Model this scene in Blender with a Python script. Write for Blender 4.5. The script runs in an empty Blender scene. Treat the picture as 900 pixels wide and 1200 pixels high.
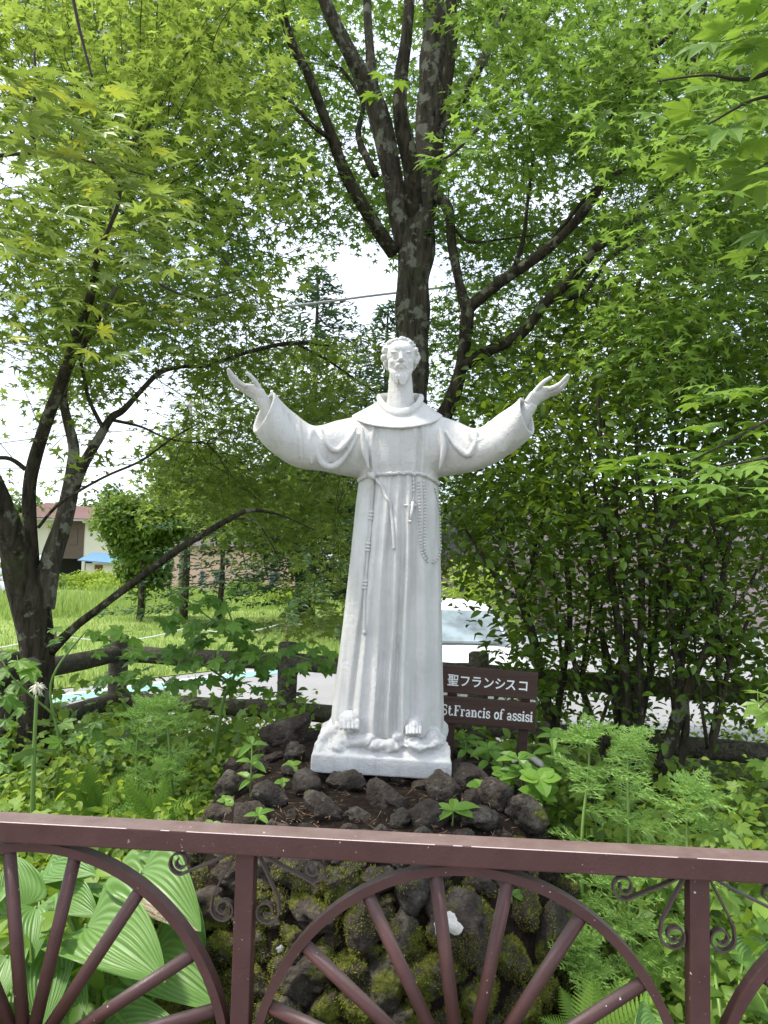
import bpy, bmesh, math, random
import numpy as np
from mathutils import Vector, Matrix, noise as mnoise
from mathutils.bvhtree import BVHTree

rng = np.random.default_rng(7)
random.seed(7)
rad = math.radians
scene = bpy.context.scene

# ------------------------------------------------------------------ camera
PITCH, ROLL, EYE, F = 4.1, 1.3, 1.55, 900.0
CAM_R = Matrix.Rotation(rad(90 + PITCH), 3, 'X') @ Matrix.Rotation(rad(ROLL), 3, 'Z')
CAM_L = Vector((0, 0, EYE))
cam_data = bpy.data.cameras.new('camera')
cam = bpy.data.objects.new('camera', cam_data)
scene.collection.objects.link(cam)
cam.matrix_world = Matrix.Translation(CAM_L) @ CAM_R.to_4x4()
cam_data.sensor_fit = 'VERTICAL'
cam_data.sensor_height = 24.0
cam_data.lens = 18.0
cam_data.clip_start = 0.05
cam_data.clip_end = 2000.0
scene.camera = cam

# ------------------------------------------------------------------ world, sun, exposure
SUN_EL, SUN_AZ = 60.0, 266.0      # azimuth clockwise from +Y: high and to the left
world = bpy.data.worlds.new('World')
scene.world = world
world.use_nodes = True
wn = world.node_tree
wn.nodes.clear()
def wnode(t, **k):
    n = wn.nodes.new(t)
    for a, b in k.items():
        setattr(n, a, b)
    return n
sky = wnode('ShaderNodeTexSky', sky_type='NISHITA', sun_disc=False)
sky.sun_elevation = rad(SUN_EL)
sky.sun_rotation = rad(SUN_AZ)
sky.air_density = 1.0
sky.dust_density = 2.5
wtc = wnode('ShaderNodeTexCoord')
wmap = wnode('ShaderNodeMapping')
wmap.inputs['Scale'].default_value = (1.0, 1.0, 2.6)
wnoi = wnode('ShaderNodeTexNoise')
wnoi.inputs['Scale'].default_value = 2.3
wnoi.inputs['Detail'].default_value = 7.0
wnoi.inputs['Roughness'].default_value = 0.55
wramp = wnode('ShaderNodeValToRGB')
wramp.color_ramp.elements[0].position = 0.40
wramp.color_ramp.elements[0].color = (0.22, 0.22, 0.22, 1)
wramp.color_ramp.elements[1].position = 0.66
wramp.color_ramp.elements[1].color = (0.95, 0.95, 0.95, 1)
wmix = wnode('ShaderNodeMix', data_type='RGBA')
wmix.inputs['B'].default_value = (6.2, 6.5, 7.1, 1)      # thin bright cloud
wbg = wnode('ShaderNodeBackground')
wbg.inputs['Strength'].default_value = 0.135
wout = wnode('ShaderNodeOutputWorld')
wn.links.new(wtc.outputs['Generated'], wmap.inputs['Vector'])
wn.links.new(wmap.outputs['Vector'], wnoi.inputs['Vector'])
wn.links.new(wnoi.outputs['Fac'], wramp.inputs['Fac'])
wn.links.new(wramp.outputs['Color'], wmix.inputs['Factor'])
wn.links.new(sky.outputs['Color'], wmix.inputs['A'])
wn.links.new(wmix.outputs['Result'], wbg.inputs['Color'])
wn.links.new(wbg.outputs['Background'], wout.inputs['Surface'])

sun_data = bpy.data.lights.new('sun', 'SUN')
sun_data.energy = 2.4
sun_data.angle = rad(7)
sun_data.color = (1.0, 0.95, 0.87)
sun = bpy.data.objects.new('sun', sun_data)
scene.collection.objects.link(sun)
sd = Vector((math.sin(rad(SUN_AZ)) * math.cos(rad(SUN_EL)), math.cos(rad(SUN_AZ)) * math.cos(rad(SUN_EL)), math.sin(rad(SUN_EL))))
sun.rotation_euler = sd.to_track_quat('Z', 'Y').to_euler()
sun.location = sd * 40

vs = scene.view_settings
vs.view_transform = 'Standard'
vs.look = 'None'
vs.exposure = 1.25
vs.gamma = 1.0
vs.use_curve_mapping = False
scene.cycles.max_bounces = 7
scene.cycles.transparent_max_bounces = 8
scene.cycles.diffuse_bounces = 4
scene.cycles.transmission_bounces = 5
scene.cycles.use_denoising = True

# ------------------------------------------------------------------ helpers
def P(px, py, d):
    """world point seen at photograph pixel (px, py) at depth d metres"""
    return CAM_L + CAM_R @ Vector(((px - 450) / F * d, -(py - 600) / F * d, -d))
CR = np.array(CAM_R)
def PN(px, py, d):
    px, py, d = np.broadcast_arrays(np.asarray(px, float), np.asarray(py, float), np.asarray(d, float))
    v = np.stack([(px - 450) / F * d, -(py - 600) / F * d, -d], -1)
    return v @ CR.T + np.array(CAM_L)
VIEW = CAM_R @ Vector((0, 0, -1))

def smooth01(t):
    t = min(max(t, 0.0), 1.0)
    return t * t * (3 - 2 * t)
def gz(x, y):
    """ground height: level with the path, then a bank down to the road behind the log fence"""
    q = max(y - 6.4, -x - 3.4, 0.0)
    return -0.4 * smooth01(q / 2.2) + 0.0

ORIG = {}
def tag(o, label=None, cat=None, group=None, kind=None):
    if label: o['label'] = label
    if cat: o['category'] = cat
    if group: o['group'] = group
    if kind: o['kind'] = kind
    return o
def thing(name, loc, label, cat, group=None):
    o = bpy.data.objects.new(name, None)
    scene.collection.objects.link(o)
    o.empty_display_size = 0.1
    o.location = loc
    ORIG[o] = Vector(loc)
    return tag(o, label, cat, group)
def link(o, parent=None):
    scene.collection.objects.link(o)
    if parent is not None:
        o.parent = parent
        o.location = Vector(o.location) - ORIG.get(parent, Vector((0, 0, 0)))
    return o
def mesh_np(name, v, f, mat, parent=None, smooth=False, kind=None):
    """v (n,3), f (m,k) numpy -> one mesh object"""
    v = np.ascontiguousarray(v, np.float32); f = np.ascontiguousarray(f, np.int32)
    me = bpy.data.meshes.new(name)
    k = f.shape[1]
    me.vertices.add(len(v)); me.vertices.foreach_set('co', v.ravel())
    me.loops.add(f.size); me.loops.foreach_set('vertex_index', f.ravel())
    me.polygons.add(len(f)); me.polygons.foreach_set('loop_start', np.arange(0, f.size, k, dtype=np.int32))
    if smooth:
        me.polygons.foreach_set('use_smooth', np.ones(len(f), bool))
    me.update(calc_edges=True)
    if mat: me.materials.append(mat)
    o = bpy.data.objects.new(name, me)
    link(o, parent)
    if kind: o['kind'] = kind
    return o

class MB:
    """collects shapes; build() links them as one mesh object"""
    def __init__(s): s.v = []; s.f = []
    def add(s, v, f):
        b = len(s.v); s.v += [tuple(x) for x in v]; s.f += [tuple(b + i for i in q) for q in f]
    def box(s, c, size, R=None, bev=0.0):
        hx, hy, hz = size[0] / 2, size[1] / 2, size[2] / 2
        bm = bmesh.new(); bmesh.ops.create_cube(bm, size=1)
        for w in bm.verts: w.co = Vector((w.co.x * size[0], w.co.y * size[1], w.co.z * size[2]))
        if bev > 0: bmesh.ops.bevel(bm, geom=list(bm.edges), offset=bev, segments=2, affect='EDGES', profile=0.6)
        s.bm(bm, Matrix.Translation(c) @ (R.to_4x4() if R else Matrix.Identity(4)))
        return s
    def bm(s, bm, M=None):
        bm.verts.ensure_lookup_table(); bm.verts.index_update()
        s.add([(M @ w.co if M else w.co) for w in bm.verts], [[w.index for w in q.verts] for q in bm.faces])
        bm.free(); return s
    def tube(s, pts, rads, n=8, cap=True, jit=0.0, flat=None):
        """tapered tube along pts; flat=(a,b,axis) makes a flat bar instead"""
        pts = [Vector(p) for p in pts]
        if not hasattr(rads, '__len__'): rads = [rads] * len(pts)
        rings = []
        up = Vector((0, 0, 1)); prev = None
        for i, p in enumerate(pts):
            t = (pts[min(i + 1, len(pts) - 1)] - pts[max(i - 1, 0)])
            t = t.normalized() if t.length > 1e-9 else Vector((0, 0, 1))
            if flat is not None:
                b = Vector(flat[2]); b = (b - t * b.dot(t)).normalized(); a = t.cross(b)
            else:
                if prev is None:
                    r = Vector((1, 0, 0)) if abs(t.x) < 0.8 else Vector((0, 1, 0))
                    a = (r - t * r.dot(t)).normalized()
                else:
                    a = (prev - t * prev.dot(t)); a = a.normalized() if a.length > 1e-6 else t.orthogonal().normalized()
                b = t.cross(a)
            prev = a
            if flat is not None:
                ha, hb = flat[0] / 2, flat[1] / 2
                rings.append([p + a * ha + b * hb, p - a * ha + b * hb, p - a * ha - b * hb, p + a * ha - b * hb])
            else:
                ring = []
                for k in range(n):
                    an = 2 * math.pi * k / n
                    rr = rads[i] * (1 + (jit * mnoise.noise(Vector((p.x * 6 + math.cos(an) * 1.3, p.y * 6 + math.sin(an) * 1.3, p.z * 4))) if jit else 0))
                    ring.append(p + (a * math.cos(an) + b * math.sin(an)) * rr)
                rings.append(ring)
        m = len(rings[0]); base = len(s.v)
        for r in rings: s.v += [tuple(x) for x in r]
        for i in range(len(rings) - 1):
            for k in range(m):
                k2 = (k + 1) % m
                s.f.append((base + i * m + k, base + i * m + k2, base + (i + 1) * m + k2, base + (i + 1) * m + k))
        if cap:
            s.f.append(tuple(base + k for k in reversed(range(m))))
            s.f.append(tuple(base + (len(rings) - 1) * m + k for k in range(m)))
        return s
    def rings(s, rr, cap=True):
        """loft through equal length rings"""
        m = len(rr[0]); base = len(s.v)
        for r in rr: s.v += [tuple(x) for x in r]
        for i in range(len(rr) - 1):
            for k in range(m):
                k2 = (k + 1) % m
                s.f.append((base + i * m + k, base + i * m + k2, base + (i + 1) * m + k2, base + (i + 1) * m + k))
        if cap:
            s.f.append(tuple(base + k for k in reversed(range(m))))
            s.f.append(tuple(base + (len(rr) - 1) * m + k for k in range(m)))
        return s
    def ell(s, c, r, R=None, seg=14, ringn=9):
        bm = bmesh.new(); bmesh.ops.create_uvsphere(bm, u_segments=seg, v_segments=ringn, radius=1)
        M = Matrix.Translation(c) @ (R.to_4x4() if R else Matrix.Identity(4)) @ Matrix.Diagonal((r[0], r[1], r[2], 1))
        return s.bm(bm, M)
    def mesh(s, name):
        me = bpy.data.meshes.new(name); me.from_pydata(s.v, [], s.f); me.update(); return me
    def build(s, name, mat, parent=None, smooth=False, kind=None):
        me = s.mesh(name)
        if smooth: me.polygons.foreach_set('use_smooth', np.ones(len(me.polygons), bool))
        if mat: me.materials.append(mat)
        o = bpy.data.objects.new(name, me); link(o, parent)
        if kind: o['kind'] = kind
        return o

def remeshed(mb, voxel, smooth_it=4, fac=0.5, fn=None):
    """union of overlapping closed shapes -> one continuous surface"""
    me = mb.mesh('tmp'); bm = bmesh.new(); bm.from_mesh(me)
    bmesh.ops.recalc_face_normals(bm, faces=bm.faces); bm.to_mesh(me); bm.free()
    o = bpy.data.objects.new('tmp', me); scene.collection.objects.link(o)
    m = o.modifiers.new('r', 'REMESH'); m.mode = 'VOXEL'; m.voxel_size = voxel
    if smooth_it:
        q = o.modifiers.new('s', 'SMOOTH'); q.iterations = smooth_it; q.factor = fac
    dg = bpy.context.evaluated_depsgraph_get(); dg.update()
    out = bpy.data.meshes.new_from_object(o.evaluated_get(dg))
    bpy.data.objects.remove(o); bpy.data.meshes.remove(me)
    out.polygons.foreach_set('use_smooth', np.ones(len(out.polygons), bool))
    if fn: fn(out)
    return out
def mesh_obj(name, me, mat, parent=None, loc=None, rot=None):
    me.name = name
    if mat and not me.materials: me.materials.append(mat)
    o = bpy.data.objects.new(name, me)
    if loc is not None: o.location = loc
    if rot is not None: o.rotation_euler = rot
    return link(o, parent)
def obj_M(name, me, M, parent):
    """an object sharing mesh data, placed by a world matrix, as child of a thing"""
    o = bpy.data.objects.new(name, me); scene.collection.objects.link(o)
    o.parent = parent
    o.matrix_basis = Matrix.Translation(-ORIG.get(parent, Vector((0, 0, 0)))) @ M
    return o
def spline(pts, n):
    """Catmull-Rom through tuples of any length"""
    A = np.array(pts, float); m = len(A)
    if m == 2:
        t = np.linspace(0, 1, n)[:, None]; return A[0] * (1 - t) + A[1] * t
    out = []
    for u in np.linspace(0, m - 1 - 1e-9, n):
        i = int(u); t = u - i
        p0, p1, p2, p3 = A[max(i - 1, 0)], A[i], A[min(i + 1, m - 1)], A[min(i + 2, m - 1)]
        out.append(0.5 * (2 * p1 + (p2 - p0) * t + (2 * p0 - 5 * p1 + 4 * p2 - p3) * t * t + (3 * p1 - p0 - 3 * p2 + p3) * t ** 3))
    return np.array(out)

# ------------------------------------------------------------------ materials
class NT:
    def __init__(s, name):
        s.m = bpy.data.materials.new(name); s.m.use_nodes = True
        s.t = s.m.node_tree; s.t.nodes.clear()
        s.out = s.n('ShaderNodeOutputMaterial')
    def n(s, t, **k):
        q = s.t.nodes.new(t)
        for a, b in k.items(): setattr(q, a, b)
        return q
    def l(s, a, b): s.t.links.new(a, b)
    def coord(s, which='Object'):
        return s.n('ShaderNodeTexCoord').outputs[which]
    def noise(s, scale, detail=4, rough=0.55, vec=None, dist=0.0):
        q = s.n('ShaderNodeTexNoise'); q.inputs['Scale'].default_value = scale
        q.inputs['Detail'].default_value = detail; q.inputs['Roughness'].default_value = rough
        q.inputs['Distortion'].default_value = dist
        s.l(vec if vec is not None else s.coord(), q.inputs['Vector']); return q.outputs['Fac']
    def ramp(s, fac, stops):
        q = s.n('ShaderNodeValToRGB'); e = q.color_ramp.elements
        while len(e) < len(stops): e.new(0.5)
        for i, (p, c) in enumerate(stops):
            e[i].position = p; e[i].color = (c[0], c[1], c[2], 1) if hasattr(c, '__len__') else (c, c, c, 1)
        s.l(fac, q.inputs['Fac']); return q.outputs['Color']
    def mix(s, fac, a, b, blend='MIX'):
        q = s.n('ShaderNodeMix', data_type='RGBA', blend_type=blend)
        for sock, v in (('Factor', fac), ('A', a), ('B', b)):
            if hasattr(v, 'is_linked'): s.l(v, q.inputs[sock])
            elif sock == 'Factor': q.inputs[sock].default_value = v
            else: q.inputs[sock].default_value = (v[0], v[1], v[2], 1)
        return q.outputs['Result']
    def math(s, op, a, b=0.0, clamp=False):
        q = s.n('ShaderNodeMath', operation=op); q.use_clamp = clamp
        for i, v in enumerate((a, b)):
            if hasattr(v, 'is_linked'): s.l(v, q.inputs[i])
            else: q.inputs[i].default_value = v
        return q.outputs['Value']
    def bump(s, h, dist=0.01, strength=1.0, normal=None):
        q = s.n('ShaderNodeBump'); q.inputs['Distance'].default_value = dist; q.inputs['Strength'].default_value = strength
        s.l(h, q.inputs['Height'])
        if normal is not None: s.l(normal, q.inputs['Normal'])
        return q.outputs['Normal']
    def bsdf(s, color, rough=0.6, normal=None, metal=0.0, spec=0.5, **k):
        q = s.n('ShaderNodeBsdfPrincipled')
        for sock, v in (('Base Color', color), ('Roughness', rough)):
            if hasattr(v, 'is_linked'): s.l(v, q.inputs[sock])
            elif sock == 'Roughness': q.inputs[sock].default_value = v
            else: q.inputs[sock].default_value = (v[0], v[1], v[2], 1)
        q.inputs['Metallic'].default_value = metal
        q.inputs['Specular IOR Level'].default_value = spec
        if normal is not None: s.l(normal, q.inputs['Normal'])
        s.l(q.outputs['BSDF'], s.out.inputs['Surface'])
        return q
def plain(name, col, rough=0.6, var=0.15, nscale=12, bump=0.002, metal=0.0, spec=0.5):
    t = NT(name)
    c = t.mix(t.noise(nscale, 5), [x * (1 - var) for x in col], [min(1, x * (1 + var)) for x in col])
    t.bsdf(c, rough, t.bump(t.noise(nscale * 6, 3), bump) if bump else None, metal, spec)
    return t.m
def leaf_mat(name, dark, light, trans, tw=0.4, rough=0.5, yellow=None, ycut=0.93, island=True, spec=0.35, vein=None):
    """leaf: each leaf its own green, light passing through"""
    t = NT(name)
    if island: r = t.n('ShaderNodeNewGeometry').outputs['Random Per Island']
    else: r = t.n('ShaderNodeObjectInfo').outputs['Random']
    c = t.ramp(r, [(0.0, dark), (0.75, light), (1.0, [x * 1.15 for x in light])])
    tc = t.ramp(r, [(0.0, [x * 0.7 for x in trans]), (1.0, trans)])
    if yellow:
        k = t.math('GREATER_THAN', r, ycut)
        c = t.mix(k, c, yellow); tc = t.mix(k, tc, [min(1, x * 1.5) for x in yellow])
    p = t.n('ShaderNodeBsdfPrincipled'); t.l(c, p.inputs['Base Color'])
    p.inputs['Roughness'].default_value = rough; p.inputs['Specular IOR Level'].default_value = spec
    tr = t.n('ShaderNodeBsdfTranslucent'); t.l(tc, tr.inputs['Color'])
    if vein is not None:
        nb = vein(t); t.l(nb, p.inputs['Normal'])
    m = t.n('ShaderNodeMixShader'); m.inputs['Fac'].default_value = tw
    t.l(p.outputs['BSDF'], m.inputs[1]); t.l(tr.outputs['BSDF'], m.inputs[2])
    t.l(m.outputs['Shader'], t.out.inputs['Surface'])
    return t.m

M = {}
# white painted statue
t = NT('white_paint_statue')
co = t.coord()
c = t.ramp(t.noise(5, 6, 0.6, co), [(0.3, (0.52, 0.515, 0.49)), (0.62, (0.66, 0.655, 0.63))])
st = t.n('ShaderNodeMapping'); st.inputs['Scale'].default_value = (30, 30, 3); t.l(co, st.inputs['Vector'])
streak = t.ramp(t.noise(1.0, 5, 0.6, st.outputs['Vector']), [(0.52, 0.0), (0.8, 1.0)])
c = t.mix(t.math('MULTIPLY', streak, 0.5), c, (0.33, 0.33, 0.28))
spk = t.ramp(t.noise(160, 2, 0.5, co), [(0.70, 0.0), (0.76, 1.0)])
spm = t.ramp(t.noise(7, 3, 0.5, co), [(0.47, 0.0), (0.60, 1.0)])
c = t.mix(t.math('MULTIPLY', spk, t.math('MULTIPLY', spm, 0.7)), c, (0.16, 0.11, 0.09))
h = t.math('ADD', t.math('MULTIPLY', t.noise(240, 3, 0.6, co), 0.6), t.math('MULTIPLY', t.noise(45, 4, 0.6, co), 0.8))
t.bsdf(c, 0.62, t.bump(h, 0.007, 0.8), spec=0.3); M['statue'] = t.m
# railing paint
t = NT('maroon_rail_paint')
co = t.coord()
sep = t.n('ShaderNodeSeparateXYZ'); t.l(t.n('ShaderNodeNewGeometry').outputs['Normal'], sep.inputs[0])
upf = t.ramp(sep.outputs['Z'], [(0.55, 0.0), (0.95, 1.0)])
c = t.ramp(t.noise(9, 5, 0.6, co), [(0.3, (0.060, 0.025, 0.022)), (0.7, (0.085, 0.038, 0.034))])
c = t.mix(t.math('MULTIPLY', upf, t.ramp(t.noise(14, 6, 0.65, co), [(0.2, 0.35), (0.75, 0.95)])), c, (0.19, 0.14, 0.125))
chip = t.ramp(t.noise(95, 3, 0.5, co), [(0.71, 0.0), (0.73, 1.0)])
chm = t.ramp(t.noise(5, 2, 0.5, co), [(0.48, 0.0), (0.56, 1.0)])
c = t.mix(t.math('MULTIPLY', chip, chm), c, (0.55, 0.47, 0.45))
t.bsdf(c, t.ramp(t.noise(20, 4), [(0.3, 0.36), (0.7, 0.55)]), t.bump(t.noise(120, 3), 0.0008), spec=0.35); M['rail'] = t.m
M['rail_edge'] = plain('worn_rail_edge', (0.5, 0.40, 0.385), 0.6, 0.3, 40)
M['scroll'] = plain('scroll_iron_paint', (0.075, 0.046, 0.040), 0.4, 0.3, 30)
# rocks
def rock_mat(name, dark, mid, pale, moss_lo, moss_hi, moss_top):
    t = NT(name); co = t.coord()
    g = t.n('ShaderNodeNewGeometry'); gp = g.outputs['Position']
    rnd = t.n('ShaderNodeObjectInfo').outputs['Random']
    c = t.ramp(t.noise(14, 8, 0.68, gp), [(0.3, dark), (0.52, mid), (0.72, pale)])
    c = t.mix(t.math('MULTIPLY', rnd, 0.45), c, (0.085, 0.055, 0.042))
    vor = t.n('ShaderNodeTexVoronoi'); vor.inputs['Scale'].default_value = 55; t.l(gp, vor.inputs['Vector'])
    pit = t.ramp(vor.outputs['Distance'], [(0.1, 0.0), (0.5, 1.0)])
    lich = t.ramp(t.noise(34, 5, 0.6, gp), [(0.63, 0.0), (0.68, 1.0)])
    c = t.mix(t.math('MULTIPLY', lich, 0.35), c, (0.22, 0.21, 0.18))
    z = t.n('ShaderNodeSeparateXYZ'); t.l(gp, z.inputs[0])
    zm = t.ramp(t.math('MULTIPLY', z.outputs['Z'], 1.0), [(0.3, 1.0), (0.62, 0.0)])
    mo = t.math('ADD', t.noise(8.5, 6, 0.62, gp), t.math('MULTIPLY', zm, 0.13))
    mk = t.ramp(mo, [(moss_lo, 0.0), (moss_hi, 1.0)])
    mc = t.ramp(t.noise(60, 4, 0.6, gp), [(0.3, (0.05, 0.06, 0.01)), (0.7, moss_top)])
    c = t.mix(mk, c, mc)
    h = t.math('ADD', t.math('MULTIPLY', t.noise(48, 8, 0.7, gp), 1.0), t.math('MULTIPLY', pit, 0.25))
    t.bsdf(c, 0.85, t.bump(h, 0.028, 1.0), spec=0.25); return t.m
M['rock'] = rock_mat('volcanic_rock', (0.012, 0.0105, 0.0085), (0.066, 0.058, 0.047), (0.20, 0.18, 0.148), 0.60, 0.67, (0.18, 0.20, 0.028))
M['white_patch'] = plain('white_lichen', (0.55, 0.55, 0.51), 0.85, 0.35, 90)
t = NT('dark_soil'); co = t.coord()
c = t.ramp(t.noise(30, 8, 0.7, co), [(0.3, (0.010, 0.007, 0.005)), (0.55, (0.028, 0.019, 0.013)), (0.75, (0.07, 0.048, 0.032))])
t.bsdf(c, 0.95, t.bump(t.noise(90, 6, 0.7, co), 0.02), spec=0.15); M['soil'] = t.m
M['straw'] = plain('dry_litter', (0.17, 0.105, 0.06), 0.8, 0.4, 30, 0)
# bark
def bark(name, dark, mid, lichen, ls=0.58, moss=(0.05, 0.07, 0.02)):
    t = NT(name); co = t.coord()
    mp = t.n('ShaderNodeMapping'); mp.inputs['Scale'].default_value = (22, 22, 5); t.l(co, mp.inputs['Vector'])
    f = t.noise(1.0, 8, 0.65, mp.outputs['Vector'], 0.6)
    c = t.ramp(f, [(0.32, dark), (0.6, mid), (0.8, [x * 1.5 for x in mid])])
    lk = t.ramp(t.noise(9, 6, 0.62, co), [(ls, 0.0), (ls + 0.05, 1.0)])
    c = t.mix(t.math('MULTIPLY', lk, 0.75), c, lichen)
    mk = t.ramp(t.noise(5.5, 6, 0.6, co), [(0.58, 0.0), (0.66, 1.0)])
    c = t.mix(t.math('MULTIPLY', mk, 0.5), c, moss)
    t.bsdf(c, 0.9, t.bump(t.math('ADD', f, t.math('MULTIPLY', t.noise(60, 5, 0.7, co), 0.4)), 0.03, 1.0), spec=0.2); return t.m
M['bark'] = bark('maple_bark', (0.016, 0.014, 0.010), (0.115, 0.10, 0.072), (0.28, 0.285, 0.215), 0.53)
M['bark_dark'] = bark('dark_bark', (0.011, 0.0095, 0.0065), (0.072, 0.061, 0.040), (0.22, 0.225, 0.155), 0.56)
M['twig'] = plain('twig_bark', (0.035, 0.025, 0.018), 0.85, 0.4, 20, 0)
M['logs'] = None
t = NT('log_fence_wood'); co = t.coord()
mp = t.n('ShaderNodeMapping'); mp.inputs['Scale'].default_value = (18, 18, 18); t.l(co, mp.inputs['Vector'])
f = t.noise(1.6, 8, 0.7, mp.outputs['Vector'], 1.2)
c = t.ramp(f, [(0.3, (0.028, 0.024, 0.017)), (0.55, (0.13, 0.115, 0.085)), (0.75, (0.25, 0.225, 0.175))])
t.bsdf(c, 0.85, t.bump(f, 0.02, 1.0), spec=0.2); M['logs'] = t.m
# leaves
MP_T = (0.32, 0.52, 0.045)
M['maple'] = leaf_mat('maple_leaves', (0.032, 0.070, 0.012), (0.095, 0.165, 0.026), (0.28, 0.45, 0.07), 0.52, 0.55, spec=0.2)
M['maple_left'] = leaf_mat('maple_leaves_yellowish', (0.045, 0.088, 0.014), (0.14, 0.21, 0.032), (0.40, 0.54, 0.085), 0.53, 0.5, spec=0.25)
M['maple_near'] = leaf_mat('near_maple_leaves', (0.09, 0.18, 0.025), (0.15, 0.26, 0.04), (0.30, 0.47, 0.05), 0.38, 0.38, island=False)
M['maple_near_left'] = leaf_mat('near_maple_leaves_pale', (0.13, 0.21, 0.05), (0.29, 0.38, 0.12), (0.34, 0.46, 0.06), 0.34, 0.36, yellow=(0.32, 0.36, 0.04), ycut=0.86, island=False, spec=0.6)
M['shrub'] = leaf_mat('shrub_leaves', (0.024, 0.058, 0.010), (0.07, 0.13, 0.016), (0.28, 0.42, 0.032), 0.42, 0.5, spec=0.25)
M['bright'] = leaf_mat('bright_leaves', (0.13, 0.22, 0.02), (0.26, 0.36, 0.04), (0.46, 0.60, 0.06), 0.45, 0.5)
M['weed'] = leaf_mat('weed_leaves', (0.06, 0.13, 0.018), (0.18, 0.29, 0.045), (0.34, 0.52, 0.05), 0.42, 0.5)
M['weed_o'] = leaf_mat('sprout_leaves', (0.10, 0.22, 0.03), (0.17, 0.31, 0.045), (0.30, 0.48, 0.05), 0.36, 0.42, island=False)
M['sapling'] = leaf_mat('sapling_leaves', (0.06, 0.15, 0.022), (0.13, 0.25, 0.04), (0.26, 0.44, 0.04), 0.4, 0.45, island=False)
M['fern'] = leaf_mat('fern_leaves', (0.12, 0.24, 0.03), (0.20, 0.34, 0.05), (0.30, 0.48, 0.06), 0.36, 0.5, island=False)
M['feather'] = leaf_mat('feathery_leaves', (0.16, 0.31, 0.06), (0.27, 0.43, 0.10), (0.30, 0.50, 0.08), 0.35, 0.5)
M['grass'] = leaf_mat('meadow_grass', (0.18, 0.28, 0.06), (0.34, 0.44, 0.13), (0.38, 0.52, 0.11), 0.38, 0.6)
M['far_tree'] = leaf_mat('far_tree_leaves', (0.06, 0.12, 0.02), (0.14, 0.22, 0.035), (0.25, 0.38, 0.05), 0.35, 0.6)
M['far_dark'] = leaf_mat('far_dark_leaves', (0.03, 0.075, 0.018), (0.07, 0.13, 0.03), (0.12, 0.22, 0.03), 0.3, 0.6)
M['conifer'] = leaf_mat('conifer_needles', (0.03, 0.075, 0.035), (0.075, 0.14, 0.075), (0.10, 0.18, 0.06), 0.25, 0.6)
M['hosta'] = None
t = NT('hosta_leaf'); 
at = t.n('ShaderNodeAttribute', attribute_name='rib'); rnd = t.n('ShaderNodeObjectInfo').outputs['Random']
c = t.mix(rnd, (0.10, 0.22, 0.045), (0.16, 0.29, 0.06))
c = t.mix(t.math('MULTIPLY', at.outputs['Fac'], 0.6), t.mix(0.45, c, (0.06, 0.15, 0.03)), (0.20, 0.35, 0.09))  # groove shade put into the colour: darker between the raised ribs
c = t.mix(t.ramp(t.noise(7, 4), [(0.4, 0.0), (0.7, 0.35)]), c, (0.10, 0.20, 0.04))
br = t.n('ShaderNodeAttribute', attribute_name='blight')
c = t.mix(br.outputs['Fac'], c, t.ramp(t.noise(40, 5), [(0.35, (0.16, 0.10, 0.05)), (0.6, (0.42, 0.36, 0.25))]))
p = t.bsdf(c, 0.42, spec=0.4)
tr = t.n('ShaderNodeBsdfTranslucent'); tr.inputs['Color'].default_value = (0.26, 0.45, 0.06, 1)
mx = t.n('ShaderNodeMixShader'); mx.inputs['Fac'].default_value = 0.25
t.l(p.outputs['BSDF'], mx.inputs[1]); t.l(tr.outputs['BSDF'], mx.inputs[2]); t.l(mx.outputs['Shader'], t.out.inputs['Surface'])
M['hosta'] = t.m
M['stem'] = plain('green_stem', (0.14, 0.24, 0.05), 0.5, 0.2, 20, 0)
M['moss'] = leaf_mat('moss_tufts', (0.09, 0.105, 0.014), (0.25, 0.26, 0.035), (0.30, 0.32, 0.04), 0.3, 0.8)
M['flower'] = plain('cream_petals', (0.72, 0.70, 0.56), 0.6, 0.1, 30, 0)
M['sign'] = None
t = NT('brown_sign_board'); co = t.coord()
mp = t.n('ShaderNodeMapping'); mp.inputs['Scale'].default_value = (3, 60, 60); t.l(co, mp.inputs['Vector'])
f = t.noise(1.0, 6, 0.6, mp.outputs['Vector'])
t.bsdf(t.ramp(f, [(0.3, (0.040, 0.018, 0.013)), (0.7, (0.062, 0.030, 0.021))]), 0.5, t.bump(f, 0.002), spec=0.4); M['sign'] = t.m
M['letter'] = plain('white_letter_paint', (0.82, 0.82, 0.80), 0.5, 0.05, 30, 0)
# setting
t = NT('ground_earth'); co = t.coord()
c = t.ramp(t.noise(1.2, 8, 0.65, co), [(0.3, (0.05, 0.055, 0.02)), (0.55, (0.10, 0.12, 0.035)), (0.75, (0.16, 0.18, 0.05))])
c = t.mix(t.ramp(t.noise(14, 5, 0.6, co), [(0.5, 0.0), (0.7, 0.6)]), c, (0.075, 0.055, 0.035))
t.bsdf(c, 0.95, t.bump(t.noise(25, 6, 0.7, co), 0.05), spec=0.1); M['ground'] = t.m
t = NT('meadow_ground'); co = t.coord()
c = t.ramp(t.noise(0.8, 8, 0.65, co), [(0.3, (0.18, 0.26, 0.06)), (0.7, (0.30, 0.38, 0.11))])
t.bsdf(c, 0.95, t.bump(t.noise(25, 6, 0.7, co), 0.05), spec=0.1); M['meadow'] = t.m
t = NT('pale_asphalt'); co = t.coord()
c = t.ramp(t.noise(60, 6, 0.7, co), [(0.3, (0.20, 0.20, 0.205)), (0.7, (0.30, 0.30, 0.30))])
c = t.mix(t.ramp(t.noise(0.7, 5), [(0.4, 0.0), (0.7, 0.4)]), c, (0.35, 0.34, 0.33))
t.bsdf(c, 0.85, t.bump(t.noise(200, 3), 0.005), spec=0.3); M['asphalt'] = t.m
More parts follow.
